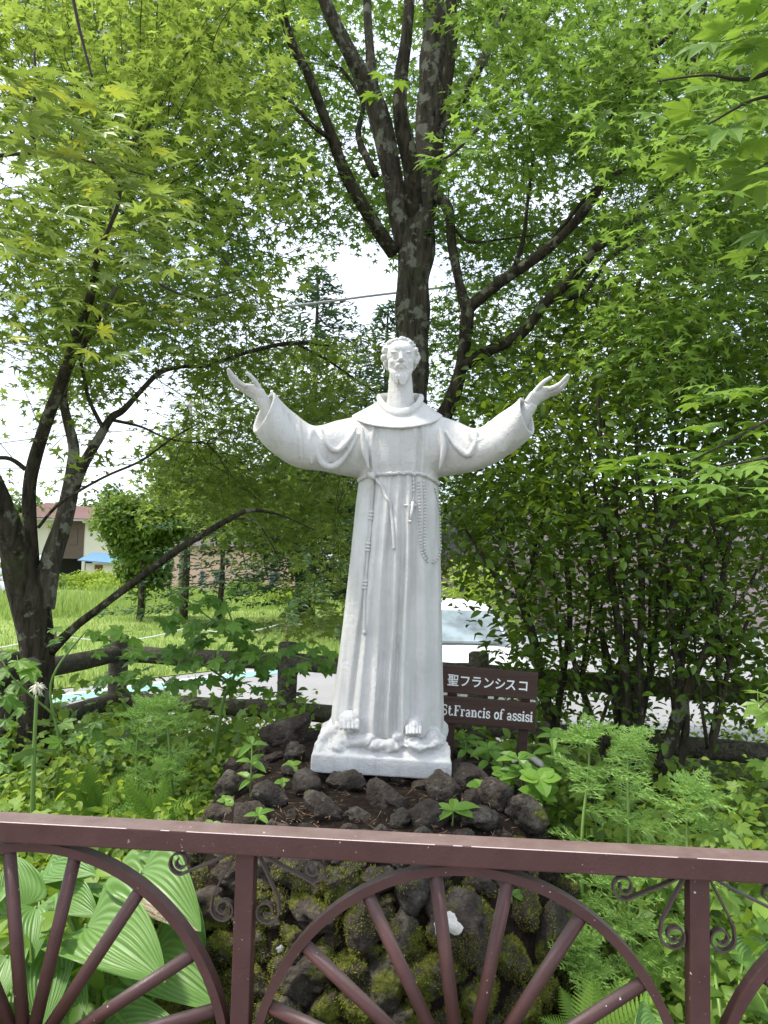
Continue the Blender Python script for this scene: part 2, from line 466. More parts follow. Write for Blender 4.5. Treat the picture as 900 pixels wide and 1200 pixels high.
M['road_white'] = plain('white_road_paint', (0.72, 0.72, 0.70), 0.7, 0.1, 20)
M['road_teal'] = plain('teal_road_paint', (0.20, 0.38, 0.35), 0.7, 0.15, 15)
M['path'] = plain('path_paving', (0.22, 0.21, 0.20), 0.85, 0.2, 15)

# ================================================================== SETTING
def grid_sheet(name, xs, ys, fz, mat, kind='structure'):
    X, Y = np.meshgrid(xs, ys); Z = np.vectorize(fz)(X, Y)
    v = np.stack([X, Y, Z], -1).reshape(-1, 3); nx = len(xs)
    f = [(j * nx + i, j * nx + i + 1, (j + 1) * nx + i + 1, (j + 1) * nx + i) for j in range(len(ys) - 1) for i in range(nx - 1)]
    o = mesh_np(name, v, np.array(f), mat, smooth=True); tag(o, kind=kind); return o
xs = np.concatenate([[-400, -150, -60, -30, -18], np.linspace(-12, 12, 61), [18, 30, 60, 150, 400]])
ys = np.concatenate([[-60, -20, -8, -3, 0], np.linspace(1, 14, 44), [18, 25, 40, 80, 150, 400]])
ground = grid_sheet('ground', xs, ys, lambda x, y: gz(x, y) + 0.02 * mnoise.noise(Vector((x * 1.3, y * 1.3, 0))) * (1 if 1.7 < y < 8 and abs(x) < 8 else 0), M['ground'])
RD = Vector((0.614, 0.789)); RN = Vector((-0.789, 0.614)); R0 = Vector((-4.7, 10.7))
def road_pt(t, s): 
    q = R0 + RD * t + RN * s; return (q.x, q.y)
def flat_poly(name, pts, z, mat, kind=None, parent=None):
    bm = bmesh.new(); bm.faces.new([bm.verts.new((x, y, z)) for x, y in pts]); bmesh.ops.triangulate(bm, faces=bm.faces)
    for f in bm.faces:
        if f.normal.z < 0: f.normal_flip()
    mb = MB(); mb.bm(bm); o = mb.build(name, mat, parent)
    if kind: o['kind'] = kind
    return o
road = flat_poly('road', [road_pt(-8, .7), road_pt(22, .7), (26, 30), (26, 8.75), (-5.7, 8.75), (-6.2, 2.5), (-11, 2.5)], -0.394, M['asphalt'], 'structure')
flat_poly('edge_line', [road_pt(-7, .18), road_pt(21, .18), road_pt(21, .30), road_pt(-7, .30)], -0.389, M['road_white'], None, road)
flat_poly('cycle_stripe', [road_pt(-7, -.30), road_pt(21, -.30), road_pt(21, .16), road_pt(-7, .16)], -0.389, M['road_teal'], None, road)
meadow = flat_poly('meadow', [road_pt(-8, .78), road_pt(28, .78), (20, 75), (-70, 75), (-70, 4)], -0.39, M['meadow'], 'structure')
path = flat_poly('path', [(-8, -6), (8, -6), (8, 1.62), (-8, 1.62)], 0.012, M['path'], 'structure')

# ================================================================== ROCK MOUND (ground form)
MC = P(445, 900, 3.35)
def mound_h(x, y):
    dx = (x + 0.02) / 0.86; 
    dy = (y - 3.45) / (1.10 if y < 3.45 else 1.3)
    r = (abs(dx) ** 2.6 + abs(dy) ** 2.6) ** (1 / 2.6)
    top = 0.665
    t = min(max((1.0 - r) / 0.36, 0), 1)
    h = top * (1 - (1 - t) ** 2.2)
    return h + (0.04 * smooth01((1 - r) * 1.2))
mound = thing('rock_mound', (0, 3.4, 0), 'mound of dark mossy volcanic rocks under the white statue', 'rock mound')
mxs = np.linspace(-1.1, 1.05, 80); mys = np.linspace(2.15, 4.9, 90)
mX, mY = np.meshgrid(mxs, mys); mZ = np.vectorize(mound_h)(mX, mY)
for j in range(mZ.shape[0]):
    for i in range(mZ.shape[1]):
        mZ[j, i] += -0.028 + 0.02 * mnoise.noise(Vector((mX[j, i] * 9, mY[j, i] * 9, 3))) - (0.06 if mZ[j, i] < 0.02 else 0.0)
nx = len(mxs)
mf = np.array([(j * nx + i, j * nx + i + 1, (j + 1) * nx + i + 1, (j + 1) * nx + i) for j in range(len(mys) - 1) for i in range(nx - 1)])
soil = mesh_np('soil', np.stack([mX, mY, mZ], -1).reshape(-1, 3), mf, M['soil'], mound, smooth=True)
bvh_mound = BVHTree.FromPolygons([tuple(v) for v in np.stack([mX, mY, mZ], -1).reshape(-1, 3)], [tuple(q) for q in mf])
def cast(px, py, bvh):
    d = (P(px, py, 1.0) - CAM_L).normalized()
    h, n, i, dist = bvh.ray_cast(CAM_L, d)
    return h, n
# rock shapes shared by the rocks
rock_meshes = []
for k in range(9):
    bm = bmesh.new(); bmesh.ops.create_icosphere(bm, subdivisions=4, radius=1)
    off = Vector((k * 7.3, k * 3.1, k * 1.7))
    for v in bm.verts:
        p = v.co.copy()
        d = 1 + 0.42 * mnoise.noise(p * 0.9 + off) + 0.30 * mnoise.noise(p * 2.1 + off) + 0.11 * mnoise.noise(p * 4.7 + off) + 0.09 * mnoise.noise(p * 9 + off) + 0.05 * mnoise.noise(p * 19 + off)
        cell = mnoise.voronoi(p * 1.6 + off)[0]
        d -= 0.16 * max(0, 0.35 - (cell[1] - cell[0]))
        v.co = p * d
    # a few flattened faces, as broken rock has
    for q in range(9):
        n = Vector((rng.normal(), rng.normal(), rng.normal())).normalized(); lim = 0.66 + 0.18 * rng.random()
        for v in bm.verts:
            e = v.co.dot(n) - lim
            if e > 0: v.co -= n * e * 0.88
    me = bpy.data.meshes.new('rock'); bm.to_mesh(me); bm.free()
    me.polygons.foreach_set('use_smooth', np.ones(len(me.polygons), bool)); me.materials.append(M['rock']); rock_meshes.append(me)
# rocks read off the photograph: pixel centre, half width, half height
ROCKS = [(240,928,20,20),(272,932,22,22),(277,888,20,22),(338,870,26,20),(322,858,14,12),(303,905,18,16),(316,940,24,18),(357,928,20,22),
 (403,922,26,18),(430,900,20,14),(380,955,24,14),(452,942,30,20),(495,905,22,12),(500,962,26,16),(545,920,22,16),(580,940,20,20),(520,935,20,16),(560,965,22,16),(600,900,18,16),(610,960,22,18),
 (345,890,14,12),(258,955,18,12),(295,962,20,12),(420,960,18,12),(468,965,16,10),
 (270,1025,26,22),(250,1065,26,24),(310,1012,22,14),(350,1022,30,20),(398,1035,20,22),(372,1072,34,20),(425,1085,24,26),(345,1100,18,14),
 (300,1058,22,18),(330,1060,18,16),(445,1030,26,16),(482,1045,20,22),(540,1085,46,46),(470,1105,24,22),(500,1145,34,26),(450,1150,28,26),
 (410,1130,24,22),(420,1180,30,22),(375,1130,24,20),(560,1165,32,22),(598,1120,26,34),(615,1060,26,34),(606,1180,32,22),(585,1010,26,14),
 (560,1035,20,12),(520,1020,24,12),(640,1100,20,34),(630,1160,20,24),(265,1110,26,22),(290,1150,26,22),(250,1150,24,22),(345,1150,22,20),(330,1185,28,20),(470,1195,26,18),(520,1195,26,16),(280,1190,24,18),(385,1180,22,18),
 (235,1000,18,14),(220,1100,20,20),(210,1175,26,18),(640,1020,16,20),(650,985,18,16),(655,1050,16,20)]
placed = []
def put_rock(px, py, rx, ry, k):
    h, n = cast(px, py, bvh_mound)
    if h is None: return
    d = (h - CAM_L).dot(VIEW)
    sx, sz = rx * d / F * 1.06, ry * d / F * 1.06
    sy = (sx + sz) * 0.5
    jt = rng.uniform(.82, 1.28); sx *= jt; sz *= jt * rng.uniform(.8, 1.15); sy *= jt
    c = h + n * min(sz, sy) * (rng.uniform(.25, .5) if n.z > .72 else rng.uniform(-.08, .18))
    Mx = Matrix.Translation(c) @ Matrix.Rotation(rng.uniform(-0.6, 0.6), 4, 'Y') @ Matrix.Diagonal((sx, sy, sz, 1)) @ Matrix.Rotation(rng.uniform(0, 6.28), 4, 'Z') @ Matrix.Rotation(rng.integers(0, 2) * math.pi, 4, 'X')
    o = obj_M('rock', rock_meshes[k % len(rock_meshes)], Mx, mound)
    placed.append((px, py, rx, ry, c, Mx, k % len(rock_meshes), d))
for i, r in enumerate(ROCKS): put_rock(*r, i * 5 + 2)
# smaller rocks fill the joints, and the sides and back that the photograph does not show
for i in range(4000):
    if len(placed) > 285: break
    px, py = rng.uniform(215, 665), rng.uniform(880, 1215)
    if any(((px - a) / (rx + 4.5)) ** 2 + ((py - b) / (ry + 4.5)) ** 2 < 1 for a, b, rx, ry, *_ in placed): continue
    if 360 < px < 532 and py < 905: continue
    if py < 900 and (px < 300 or px > 560): continue
    put_rock(px, py, rng.uniform(7, 15), rng.uniform(6, 12), int(rng.integers(0, 9)))
# white blotches on two of the rocks
allrock = []; 
for (px, py, rx, ry, c, Mx, k, d) in placed: pass
rv = [np.array([v.co for v in me.vertices]) for me in rock_meshes]
rf = [[tuple(p.vertices) for p in me.polygons] for me in rock_meshes]
vv, ff, base = [], [], 0
for (px, py, rx, ry, c, Mx, k, d) in placed:
    w = rv[k] @ np.array(Mx.to_3x3()).T + np.array(Mx.translation); vv.append(w); ff += [tuple(i + base for i in q) for q in rf[k]]; base += len(w)
rockV = np.concatenate(vv); bvh_rock = BVHTree.FromPolygons([tuple(x) for x in rockV], ff)
rockF = np.array(ff)
def blotch(px, py, r):
    mb = MB(); n = 30; ring = []
    h0, n0 = cast(px, py, bvh_rock)
    if h0 is None: return
    ctr = h0 + n0 * 0.007; pts = [ctr]
    for ringk in (0.5, 1.0):
        for k in range(n):
            a = 2 * math.pi * k / n; q = r * ringk * (1 + 0.8 * mnoise.noise(Vector((math.cos(a) * 1.6, math.sin(a) * 1.6, px))) + 0.25 * mnoise.noise(Vector((math.cos(a) * 5, math.sin(a) * 5, px))))
            h, nn = cast(px + q * math.cos(a) * 0.9, py + q * math.sin(a), bvh_rock)
            pts.append((h if h is not None else h0) + (nn if nn is not None else n0) * (0.006 if ringk < 1 else 0.004))
    f = [(0, 1 + (k + 1) % n, 1 + k) for k in range(n)] + [(1 + k, 1 + (k + 1) % n, 1 + n + (k + 1) % n, 1 + n + k) for k in range(n)]
    mb.add(pts, f); mb.build('lichen_blotch', M['white_patch'], mound, True)
blotch(523, 1083, 16); blotch(597, 1035, 8); blotch(330, 1112, 5)

# moss tufts on the lower rocks
tri = rockV[rockF]; e1 = tri[:, 1] - tri[:, 0]; e2 = tri[:, 2] - tri[:, 0]
nr = np.cross(e1, e2); ar = np.linalg.norm(nr, axis=1) / 2; nr = nr / np.maximum(ar[:, None] * 2, 1e-12)
cen = tri.mean(1)
def nz(p, s): return np.array([mnoise.fractal(Vector(q) * s, 0.8, 2.1, 4) for q in p])
mossn = nz(cen, 7.0)
mk = (mossn + (0.52 - cen[:, 2]) * 1.1 + nr[:, 2] * 0.25 > 0.22) & (cen[:, 1] < 3.1) & (cen[:, 2] < 0.62)
bright_zone = (np.abs(cen[:, 0] - 0.47) < 0.13) & (cen[:, 2] < 0.5)
mk |= bright_zone & (nr[:, 1] < 0.3)
prob = np.where(mk, ar, 0); prob /= prob.sum()
NM = 60000
pick = rng.choice(len(prob), NM, p=prob)
u, v = rng.random(NM), rng.random(NM); sw = u + v > 1; u[sw], v[sw] = 1 - u[sw], 1 - v[sw]
mp_ = tri[pick, 0] + u[:, None] * e1[pick] + v[:, None] * e2[pick]
dirn = nr[pick] + rng.normal(0, 0.5, (NM, 3)); dirn[:, 2] += 0.2; dirn /= np.linalg.norm(dirn, axis=1)[:, None]
side = np.cross(dirn, rng.normal(0, 1, (NM, 3))); side /= np.linalg.norm(side, axis=1)[:, None]
L = rng.uniform(0.004, 0.012, NM)[:, None]
mv = np.stack([mp_ - side * 0.0016, mp_ + side * 0.0016, mp_ + dirn * L], 1).reshape(-1, 3)
mesh_np('moss', mv, np.arange(NM * 3).reshape(-1, 3), M['moss'], mound, kind='stuff')
# dry litter and needles in the joints
NS = 900
lp = PN(rng.uniform(235, 640, NS), rng.uniform(872, 985, NS), 1.0)
sv = []
for q in lp:
    h, n, _, _ = bvh_mound.ray_cast(CAM_L, (Vector(q) - CAM_L).normalized())
    if h is None: continue
    h = h + n * rng.uniform(0.004, 0.035)
    a = Vector(rng.normal(0, 1, 3)); a.z *= 0.35; a.normalize(); b = a.cross(n); b = b.normalized() * 0.0016
    l = rng.uniform(0.012, 0.05)
    sv += [h - a * l / 2 - b, h - a * l / 2 + b, h + a * l / 2]
mesh_np('dry_litter', np.array([tuple(x) for x in sv]), np.arange(len(sv)).reshape(-1, 3), M['straw'], mound, kind='stuff')

# ================================================================== STATUE
SD = 3.35
S = thing('saint_statue', P(447, 905, 3.35), 'white painted statue of a robed bearded friar with outstretched arms on a rough plinth', 'statue')
def sec(top, bot, d, half, n=40, pw=2.0, skew=0.0):
    """ring of a limb: seen height from pixel top to pixel bottom, given half depth"""
    A = P(top[0], top[1], d); B = P(bot[0], bot[1], d); c = (A + B) / 2; u = (A - B) / 2
    w = VIEW * half + CAM_R @ Vector((skew, 0, 0)); r = []
    for k in range(n):
        a = 2 * math.pi * k / n; ca, sa = math.cos(a), math.sin(a)
        ca = math.copysign(abs(ca) ** (2 / pw), ca); sa = math.copysign(abs(sa) ** (2 / pw), sa)
        r.append(c + u * ca + w * sa)
    return r
mb = MB()
# skirt and torso, with folds on the front
rows = [(490,438,498,.085,0),(495,426,510,.112,0),(502,420,514,.128,.1),(515,418,516,.135,.2),(540,419,515,.130,.3),(556,421,513,.122,.35),(575,419,514,.13,.55),(600,416,514,.142,.75),(650,411,516,.155,.95),(700,405.5,517,.165,1.1),(750,399.5,518,.174,1.2),(800,393,519,.182,1.3),(832,389,520,.187,1.35),(846,389.5,519.5,.187,1.35),(852,392,518,.183,1.3)]
RW = spline(rows, 150)
FOLD = [(-.93,.05,.010),(-.62,.05,-.018),(-.50,.05,.010),(-.27,.05,.016),(-.13,.04,-.012),(.0,.045,.015),(.12,.035,-.018),(.25,.05,.018),(.40,.05,-.012),(.60,.08,.012),(.78,.05,-.012),(.92,.05,.009)]
CHEST = [(-.72,.05,.010),(-.60,.05,-.010),(-.30,.10,.004),(.10,.02,-.006),(.42,.05,.010),(.55,.04,-.009),(.68,.04,.008),(-.85,.04,-.008)]
rr = []
for py, xl, xr, half, g in RW:
    c = (P(xl, py, SD) + P(xr, py, SD)) / 2; u = (P(xr, py, SD) - P(xl, py, SD)) / 2; ring = []
    for k in range(160):
        a = 2 * math.pi * k / 160
        ca, sa = math.cos(a), math.sin(a)
        ca2 = math.copysign(abs(ca) ** 0.85, ca); sa2 = math.copysign(abs(sa) ** 0.85, sa)
        x = ca2; fold = 0
        F_ = FOLD if py > 556 else CHEST
        gg = g * 1.05 if py > 556 else 1.0 * min(1, max(0, (py - 485) / 25))
        for m, s_, h in F_:
            mm = m * (0.80 + 0.2 * min(1, g)) + 0.02 * math.sin(py * 0.02 + m * 9)
            fold += h * math.exp(-((x - mm) / s_) ** 2)
        fold *= gg * (1 if sa < 0 else 0.4)
        if sa >= 0: fold += 0.008 * gg * math.sin(x * 22)
        ring.append(c + u * ca2 + VIEW * (half * sa2) + VIEW * (fold * (-1)))
    rr.append(ring)
mb.rings(rr)
# sleeves
def sleeve(secs, depths, half, sgn, n=30):
    A = spline([(a[0], a[1], b[0], b[1], d, h) for (a, b), d, h in zip(secs, depths, half)], n)
    rings = [sec((q[0], q[1]), (q[2], q[3]), q[4], q[5], skew=sgn * .045 * max(0, (i_ - n * .55) / (n * .45)) ** 1.2) for i_, q in enumerate(A)]
    # open cuff: fold the last ring inwards
    last = rings[-1]; c = sum(last, Vector()) / len(last)
    prev = rings[-5]; cp = sum(prev, Vector()) / len(prev)
    rings.append([c + (p - c) * 0.84 for p in last])
    rings.append([cp + (p - cp) * 0.70 for p in prev])
    mb.rings(rings)
sleeve([((445,486),(445,562)),((420,488),(420,560)),((395,493),(398,556.5)),((368,499),(378,552)),((345,484),(345,547)),((332,473),(313,525)),((319,459),(298.5,506))],
       [SD, SD, 3.33, 3.29, 3.25, 3.21, 3.19], [.12,.115,.105,.098,.098,.095,.088], -1)
sleeve([((492,486),(490,562)),((515,488),(513,560)),((535,494),(530,557)),((559,502),(553,553)),((585,485),(580,543)),((602,474),(609,524)),((612,465.5),(623.5,509))],
       [SD, SD, 3.33, 3.29, 3.25, 3.21, 3.19], [.12,.115,.105,.098,.098,.095,.088], 1)
# drapery folds of the sleeves
def fold(pts, r, n=26):
    A = spline(pts, n); k = len(A)
    mb.tube([P(q[0], q[1], q[2]) for q in A], [r * (0.25 + 0.75 * math.sin(math.pi * (i + 0.4) / (k - 0.2))) for i in range(k)], 8)
fold([(368,502,3.211),(371,525,3.201),(378,543,3.206),(392,546,3.221),(408,530,3.226),(420,508,3.236)], .015)
fold([(376,500,3.211),(384,520,3.201),(395,528,3.211),(410,514,3.226),(418,500,3.236)], .013)
fold([(366,500,3.216),(362,520,3.191),(366,545,3.206)], .013)
fold([(338,482,3.171),(334,505,3.156),(331,530,3.176)], .013)
fold([(350,490,3.171),(352,515,3.161),(354,540,3.176)], .012)
fold([(424,500,3.221),(427,525,3.221),(432,550,3.231)], .014)
fold([(559,504,3.211),(556,522,3.201),(548,533,3.211),(534,522,3.221),(522,505,3.236)], .015)
fold([(548,506,3.221),(556,517,3.206),(570,512,3.196),(584,500,3.191)], .011)
fold([(590,487,3.161),(592,508,3.151),(590,530,3.171)], .012)
fold([(515,500,3.231),(520,525,3.221),(515,550,3.231)], .014)
robe_me = remeshed(mb, 0.0044, 2, 0.5)
robe = mesh_obj('robe', robe_me, M['statue'], S)
robe_v = np.empty(len(robe_me.vertices) * 3, np.float32); robe_me.vertices.foreach_get('co', robe_v); robe_v = robe_v.reshape(-1, 3)
bvh_robe = BVHTree.FromPolygons([tuple(x) for x in robe_v], [tuple(p.vertices) for p in robe_me.polygons])

# hood lying round the neck over the shoulders
mb = MB(); rings = []
def hood_ring(xl, xr, ys, yf, yb, half, n=72):
    c = (P(xl, ys, SD) + P(xr, ys, SD)) / 2; u = (P(xr, ys, SD) - P(xl, ys, SD)) / 2
    up = (P(450, ys - 1, SD) - P(450, ys, SD)); r = []
    for k in range(n):
        a = 2 * math.pi * k / n; s_ = math.sin(a)
        dy = (yf - ys) * max(0, -s_) ** 1.3 + (yb - ys) * max(0, s_) ** 1.3
        r.append(c + u * math.cos(a) + VIEW * (half * s_) - up * dy)
    return r
for q in [(458,480,494,497,494,.045),(452,486,476,491,476,.070),(449,489,466,484,458,.084),(445,492,461,481.5,455,.096),(442,495.5,462,484,457,.106),(440.5,497.5,466.5,489.5,462,.112),(443,494,469.5,492.5,468,.108),(438,499,473,495.5,473,.120),(425,508,480,501,480,.137),(412.5,518.5,486.5,505,492,.152),(412,519,488.5,506.5,494,.151),(417,514,490,506,494,.134),(440,495,487,490,487,.06)]:
    rings.append(hood_ring(*q))
mb.rings(rings)
hood = mesh_obj('hood_collar', remeshed(mb, 0.0045, 3), M['statue'], S)

# head and neck
HC = P(469.5, 421.5, 3.31); HS = 3.31 / F       # metres per photograph pixel there
RX = CAM_R @ Vector((1, 0, 0)); UP = CAM_R @ Vector((0, 1, 0)); FW = -VIEW
def H(x, y, z): return HC + RX * (x * HS) + UP * (y * HS) + FW * (z * HS)      # pixel units: right, up, towards the viewer
HR = Matrix((RX, UP, FW)).transposed()
mb = MB()
def he(x, y, z, a, b, c, rot=0): mb.ell(H(x, y, z), (a * HS, b * HS, c * HS), HR @ Matrix.Rotation(rot, 3, 'Z'))
he(0, 4.5, -2, 17.5, 19, 20)                 # skull
he(0, -6, 3, 15.5, 18, 15)                 # face
he(0, -16, 5, 12.5, 11, 11)                  # jaw
he(0, 9.5, 8.0, 13.8, 9.5, 10.2)                # forehead
he(-6.8, 5.4, 14.3, 5.6, 1.7, 3.4, -.16); he(6.8, 5.4, 14.3, 5.6, 1.7, 3.4, .16)   # brows
he(-6.4, 1.3, 13.2, 3.5, 2.6, 3.1); he(6.4, 1.3, 13.2, 3.5, 2.6, 3.1)              # eyes
he(-6.4, -1.0, 13.4, 4.0, 1.0, 3.0); he(6.4, -1.0, 13.4, 4.0, 1.0, 3.0)            # lower lids
he(-8.0, -5.0, 10.6, 5.4, 5.0, 5.2); he(8.0, -5.0, 10.6, 5.4, 5.0, 5.2)            # cheekbones
mb.tube([H(0, 6, 16), H(0, 1, 18.2), H(0, -3.6, 21.0), H(0, -5.2, 19.5)], [1.9 * HS, 2.2 * HS, 2.9 * HS, 1.6 * HS], 10)
he(-2.4, -4.6, 17.6, 1.9, 1.5, 2.2); he(2.4, -4.6, 17.6, 1.9, 1.5, 2.2)            # nostrils
he(0, -12.4, 16.6, 4.0, 1.1, 2.0)           # lower lip
he(0, -10.6, 17.0, 4.2, 0.9, 2.0)           # upper lip
for s_ in (-1, 1):
    he(s_ * 17.0, -2, -2, 2.4, 5.5, 4)      # ears
    mb.tube([H(s_ * .8, -8.6, 18.0), H(s_ * 4.2, -9.4, 17.2), H(s_ * 7.0, -13.5, 14.0)], [1.5 * HS, 1.7 * HS, 1.0 * HS], 8)   # moustache
mb.rings([[H(x + a * math.cos(k * math.pi / 10), y, z + b * math.sin(k * math.pi / 10)) for k in range(20)] for x, y, z, a, b in [(0, -8, -3, 12, 13), (0, -22, -4, 13.6, 13.5), (0, -34, -5, 14.6, 14), (0, -46, -6, 16, 16), (0, -60, -7, 20, 18), (0, -78, -8, 22, 18)]])
head_me = remeshed(mb, 0.0020, 6, 0.5)
head = mesh_obj('head', head_me, M['statue'], S)
# curly hair
mb = MB()
mb.ell(H(0, 5.5, -5), (19.0 * HS, 18.8 * HS, 19.5 * HS), HR)
rs = np.random.default_rng(3)
for i in range(260):
    a = rs.uniform(0, 2 * math.pi); e = math.asin(rs.uniform(-0.75, 1))
    dx, dy, dz = math.cos(e) * math.cos(a), math.sin(e), math.cos(e) * math.sin(a)
    # hairline: nothing on the face
    if dz > 0.05 and dy < 0.62 + 0.25 * (1 - abs(dx)) and abs(dx) < 0.80: continue
    if dz > 0.45 and dy < 0.80: continue
    if dy < -0.45 and dz > -0.2: continue
    c = H(dx * 20.8, 5 + dy * 20.2, -5 + dz * 21)
    w = rs.uniform(2.2, 3.6) * HS
    mb.ell(c, (w, w * rs.uniform(.6, 1.1), w * .8), HR @ Matrix.Rotation(rs.uniform(0, 3), 3, 'Z'), 8, 6)
hair = mesh_obj('hair', remeshed(mb, 0.0024, 1, 0.4), M['statue'], head)
# beard of separate locks
mb = MB()
for i in range(84):
    u = rs.uniform(-1, 1); a = u * 1.5
    x0, z0 = 14.0 * math.sin(a), 1.8 + 12.0 * math.cos(a)
    y0 = (-14.0 if abs(u) < .3 else -10.0) + 4.5 * abs(u) ** 2 + rs.normal(0, .7)
    x1 = x0 * (0.80) + rs.normal(0, .6); y1 = -27.0 - 3.5 * math.cos(a) + rs.normal(0, 1.3) + 13 * abs(u) ** 2
    z1 = z0 * 0.92 + 1.5
    mb.tube([H(x0, y0, z0), H((x0 + x1) / 2 * 1.03, (y0 + y1) / 2, (z0 + z1) / 2 + 1.5), H(x1, y1, z1 + 1.0)], [0.7 * HS, 1.6 * HS, 0.7 * HS], 7)
mb.ell(H(0, -20, 7), (10.0 * HS, 8.0 * HS, 8 * HS), HR)
beard = mesh_obj('beard', remeshed(mb, 0.0018, 1, 0.3), M['statue'], head)

# hands: wrist, palm, four fingers and a thumb
def hand(side, wrist, chains, palm):
    mb = MB()
    def pt(q): return P(q[0], q[1], q[2])
    mb.tube([pt(q) for q in wrist[0]], wrist[1], 14)
    for ring in [palm]:
        rings = []
        for (a, b, d0, d1, th) in ring:
            # a, b: pixel edges of the palm (thumb side / little finger side), d0, d1 their depths
            A, B = P(a[0], a[1], d0), P(b[0], b[1], d1); c = (A + B) / 2; u = (A - B) / 2
            rings.append((c, u, th))
        out = []
        for i, (c, u, th) in enumerate(rings):
            t_ = rings[min(i + 1, len(rings) - 1)][0] - rings[max(i - 1, 0)][0]
            w = t_.cross(u).normalized() * th
            out.append([c + u * math.cos(k * math.pi / 10) + w * math.sin(k * math.pi / 10) for k in range(20)])
        mb.rings(out)
    for pts, r in chains:
        A = spline(pts, 9)
        mb.tube([P(*q) for q in A], [r * (1.08 - 0.38 * (i / 8) + (0.08 if i in (3, 6) else 0)) for i in range(9)], 10)
        mb.ell(P(*A[-1]), (r * .72,) * 3, None, 8, 6)
    return mesh_obj('hand', remeshed(mb, 0.0021, 3, 0.5), M['statue'], S)
hand(-1, ([(326,497,3.20),(313,478,3.19),(306,466,3.18)], [.036, .031, .027]),
     [([(288,453,3.155),(279,447,3.145),(272,439,3.135),(268,433,3.125)], .0098), ([(287,456,3.172),(277,450,3.165),(270,441,3.158),(267.5,433.5,3.15)], .0100),
      ([(287,458,3.188),(279,453,3.184),(272,446,3.18),(268.5,438,3.172)], .0096), ([(289,460,3.202),(282,456,3.20),(276,450,3.197),(272.5,444,3.19)], .0086),
      ([(304,455,3.160),(299,447,3.145),(294,441,3.135),(289.5,437.5,3.128)], .0105)],
     [((313,466,),(305,478),3.165,3.20,.022),((308,457),(298,467),3.15,3.205,.022),((298,451),(290,463),3.15,3.208,.019),((288,450),(285,459),3.15,3.205,.014)])
hand(1, ([(606,500,3.20),(616,484,3.19),(623,473,3.18)], [.036, .031, .027]),
     [([(643,456,3.155),(653,452,3.145),(660,446,3.135),(665,440,3.125)], .0098), ([(644,459,3.172),(654,456,3.165),(662,449,3.158),(666,440.5,3.15)], .0100),
      ([(643,461,3.188),(653,459,3.184),(660,453,3.18),(664.5,446,3.172)], .0096), ([(641,463,3.202),(650,462,3.20),(656,457,3.197),(661,451,3.19)], .0086),
      ([(627,459,3.160),(633,452,3.145),(638,447,3.135),(645,442.5,3.128)], .0105)],
     [((615,470),(625,480),3.165,3.20,.022),((623,460),(632,471),3.15,3.205,.022),((633,454),(640,467),3.15,3.208,.019),((643,453),(647,463),3.15,3.205,.014)])

# belt rope, knotted hanging cord, rosary: laid on the robe
def on_robe(px, py, off):
    h, n = cast(px, py, bvh_robe)
    if h is None: return P(px, py, SD)
    return h + n * off
def rope(pts, r, off, n=60, twist=True, parent=S, name='rope'):
    A = spline(pts, n); path_ = [on_robe(q[0], q[1], off) for q in A]
    for _ in range(2):
        path_ = [path_[0]] + [(path_[i - 1] + path_[i] * 2 + path_[i + 1]) / 4 for i in range(1, len(path_) - 1)] + [path_[-1]]
    mb = MB()
    if twist:
        for ph in (0, 2.094, 4.188):
            q = []; L_ = 0
            for i, p in enumerate(path_):
                t_ = (path_[min(i + 1, len(path_) - 1)] - path_[max(i - 1, 0)]).normalized()
                if i: L_ += (p - path_[i - 1]).length
                a = t_.orthogonal().normalized(); a = (RX - t_ * RX.dot(t_)).normalized() if abs(RX.dot(t_)) < 0.9 else (UP - t_ * UP.dot(t_)).normalized()
                b = t_.cross(a); an = L_ / (r * 5.2) * 2 * math.pi + ph
                q.append(p + (a * math.cos(an) + b * math.sin(an)) * r * 0.5)
            mb.tube(q, r * 0.58, 6)
    else: mb.tube(path_, r, 8)
    return mb, path_
belt_pts = [(421.5,563),(428,559),(437,556.5),(452,555.5),(470,554.5),(486,554.5),(500,558),(508,563),(512.5,567)]
mb, pth = rope(belt_pts, .0085, .005, 150)
mb.ell(on_robe(437, 557, .010), (.017, .014, .017), None, 12, 8); mb.tube([on_robe(433, 553, .014), on_robe(437, 559, .02), on_robe(441, 562, .012)], .008, 8)
mb.build('belt_rope', M['statue'], S, True)
mb, pth = rope([(437,560),(436,580),(434.5,600),(433,625),(431,650),(429.5,680),(428.5,710),(428,740)], .0072, .004, 150)
for py, px in ((600, 434.5), (637, 432), (681, 429.5)):
    for k in range(3): 
        c = on_robe(px - k * 0.3, py + k * 4, .005); mb.ell(c, (.0125, .0125, .0075), None, 12, 6)
mb.ell(on_robe(428, 741, .004), (.009, .009, .012), None, 10, 6)
mb.build('hanging_cord', M['statue'], S, True)
mb, pth = rope([(438,559),(446,568),(455,588),(460,610),(462,630),(462.5,643)], .0075, .004, 90, False)
mb.build('cord_end', M['statue'], S, True)
rosary = thing_r = None
ros = MB(); 
rosary = mesh_obj('rosary', MB().tube([on_robe(484, 556, .006), on_robe(484, 566, .006), on_robe(484.5, 580, .006), on_robe(482, 588, .006)], .0022, 6).mesh('rosary'), M['statue'], S)
bead_me = bpy.data.meshes.new('bead'); bmx = bmesh.new(); bmesh.ops.create_uvsphere(bmx, u_segments=10, v_segments=7, radius=.0062); bmx.to_mesh(bead_me); bmx.free()
bead_me.materials.append(M['statue']); bead_me.polygons.foreach_set('use_smooth', np.ones(len(bead_me.polygons), bool))
def beads(pts, step):
    A = spline(pts, 300); acc = 0; last = A[0]
    for q in A:
        acc = math.hypot(q[0] - last[0], q[1] - last[1])
        if acc >= step or q is A[0]:
            obj_M('bead', bead_me, Matrix.Translation(on_robe(q[0], q[1], .004)), rosary); last = q
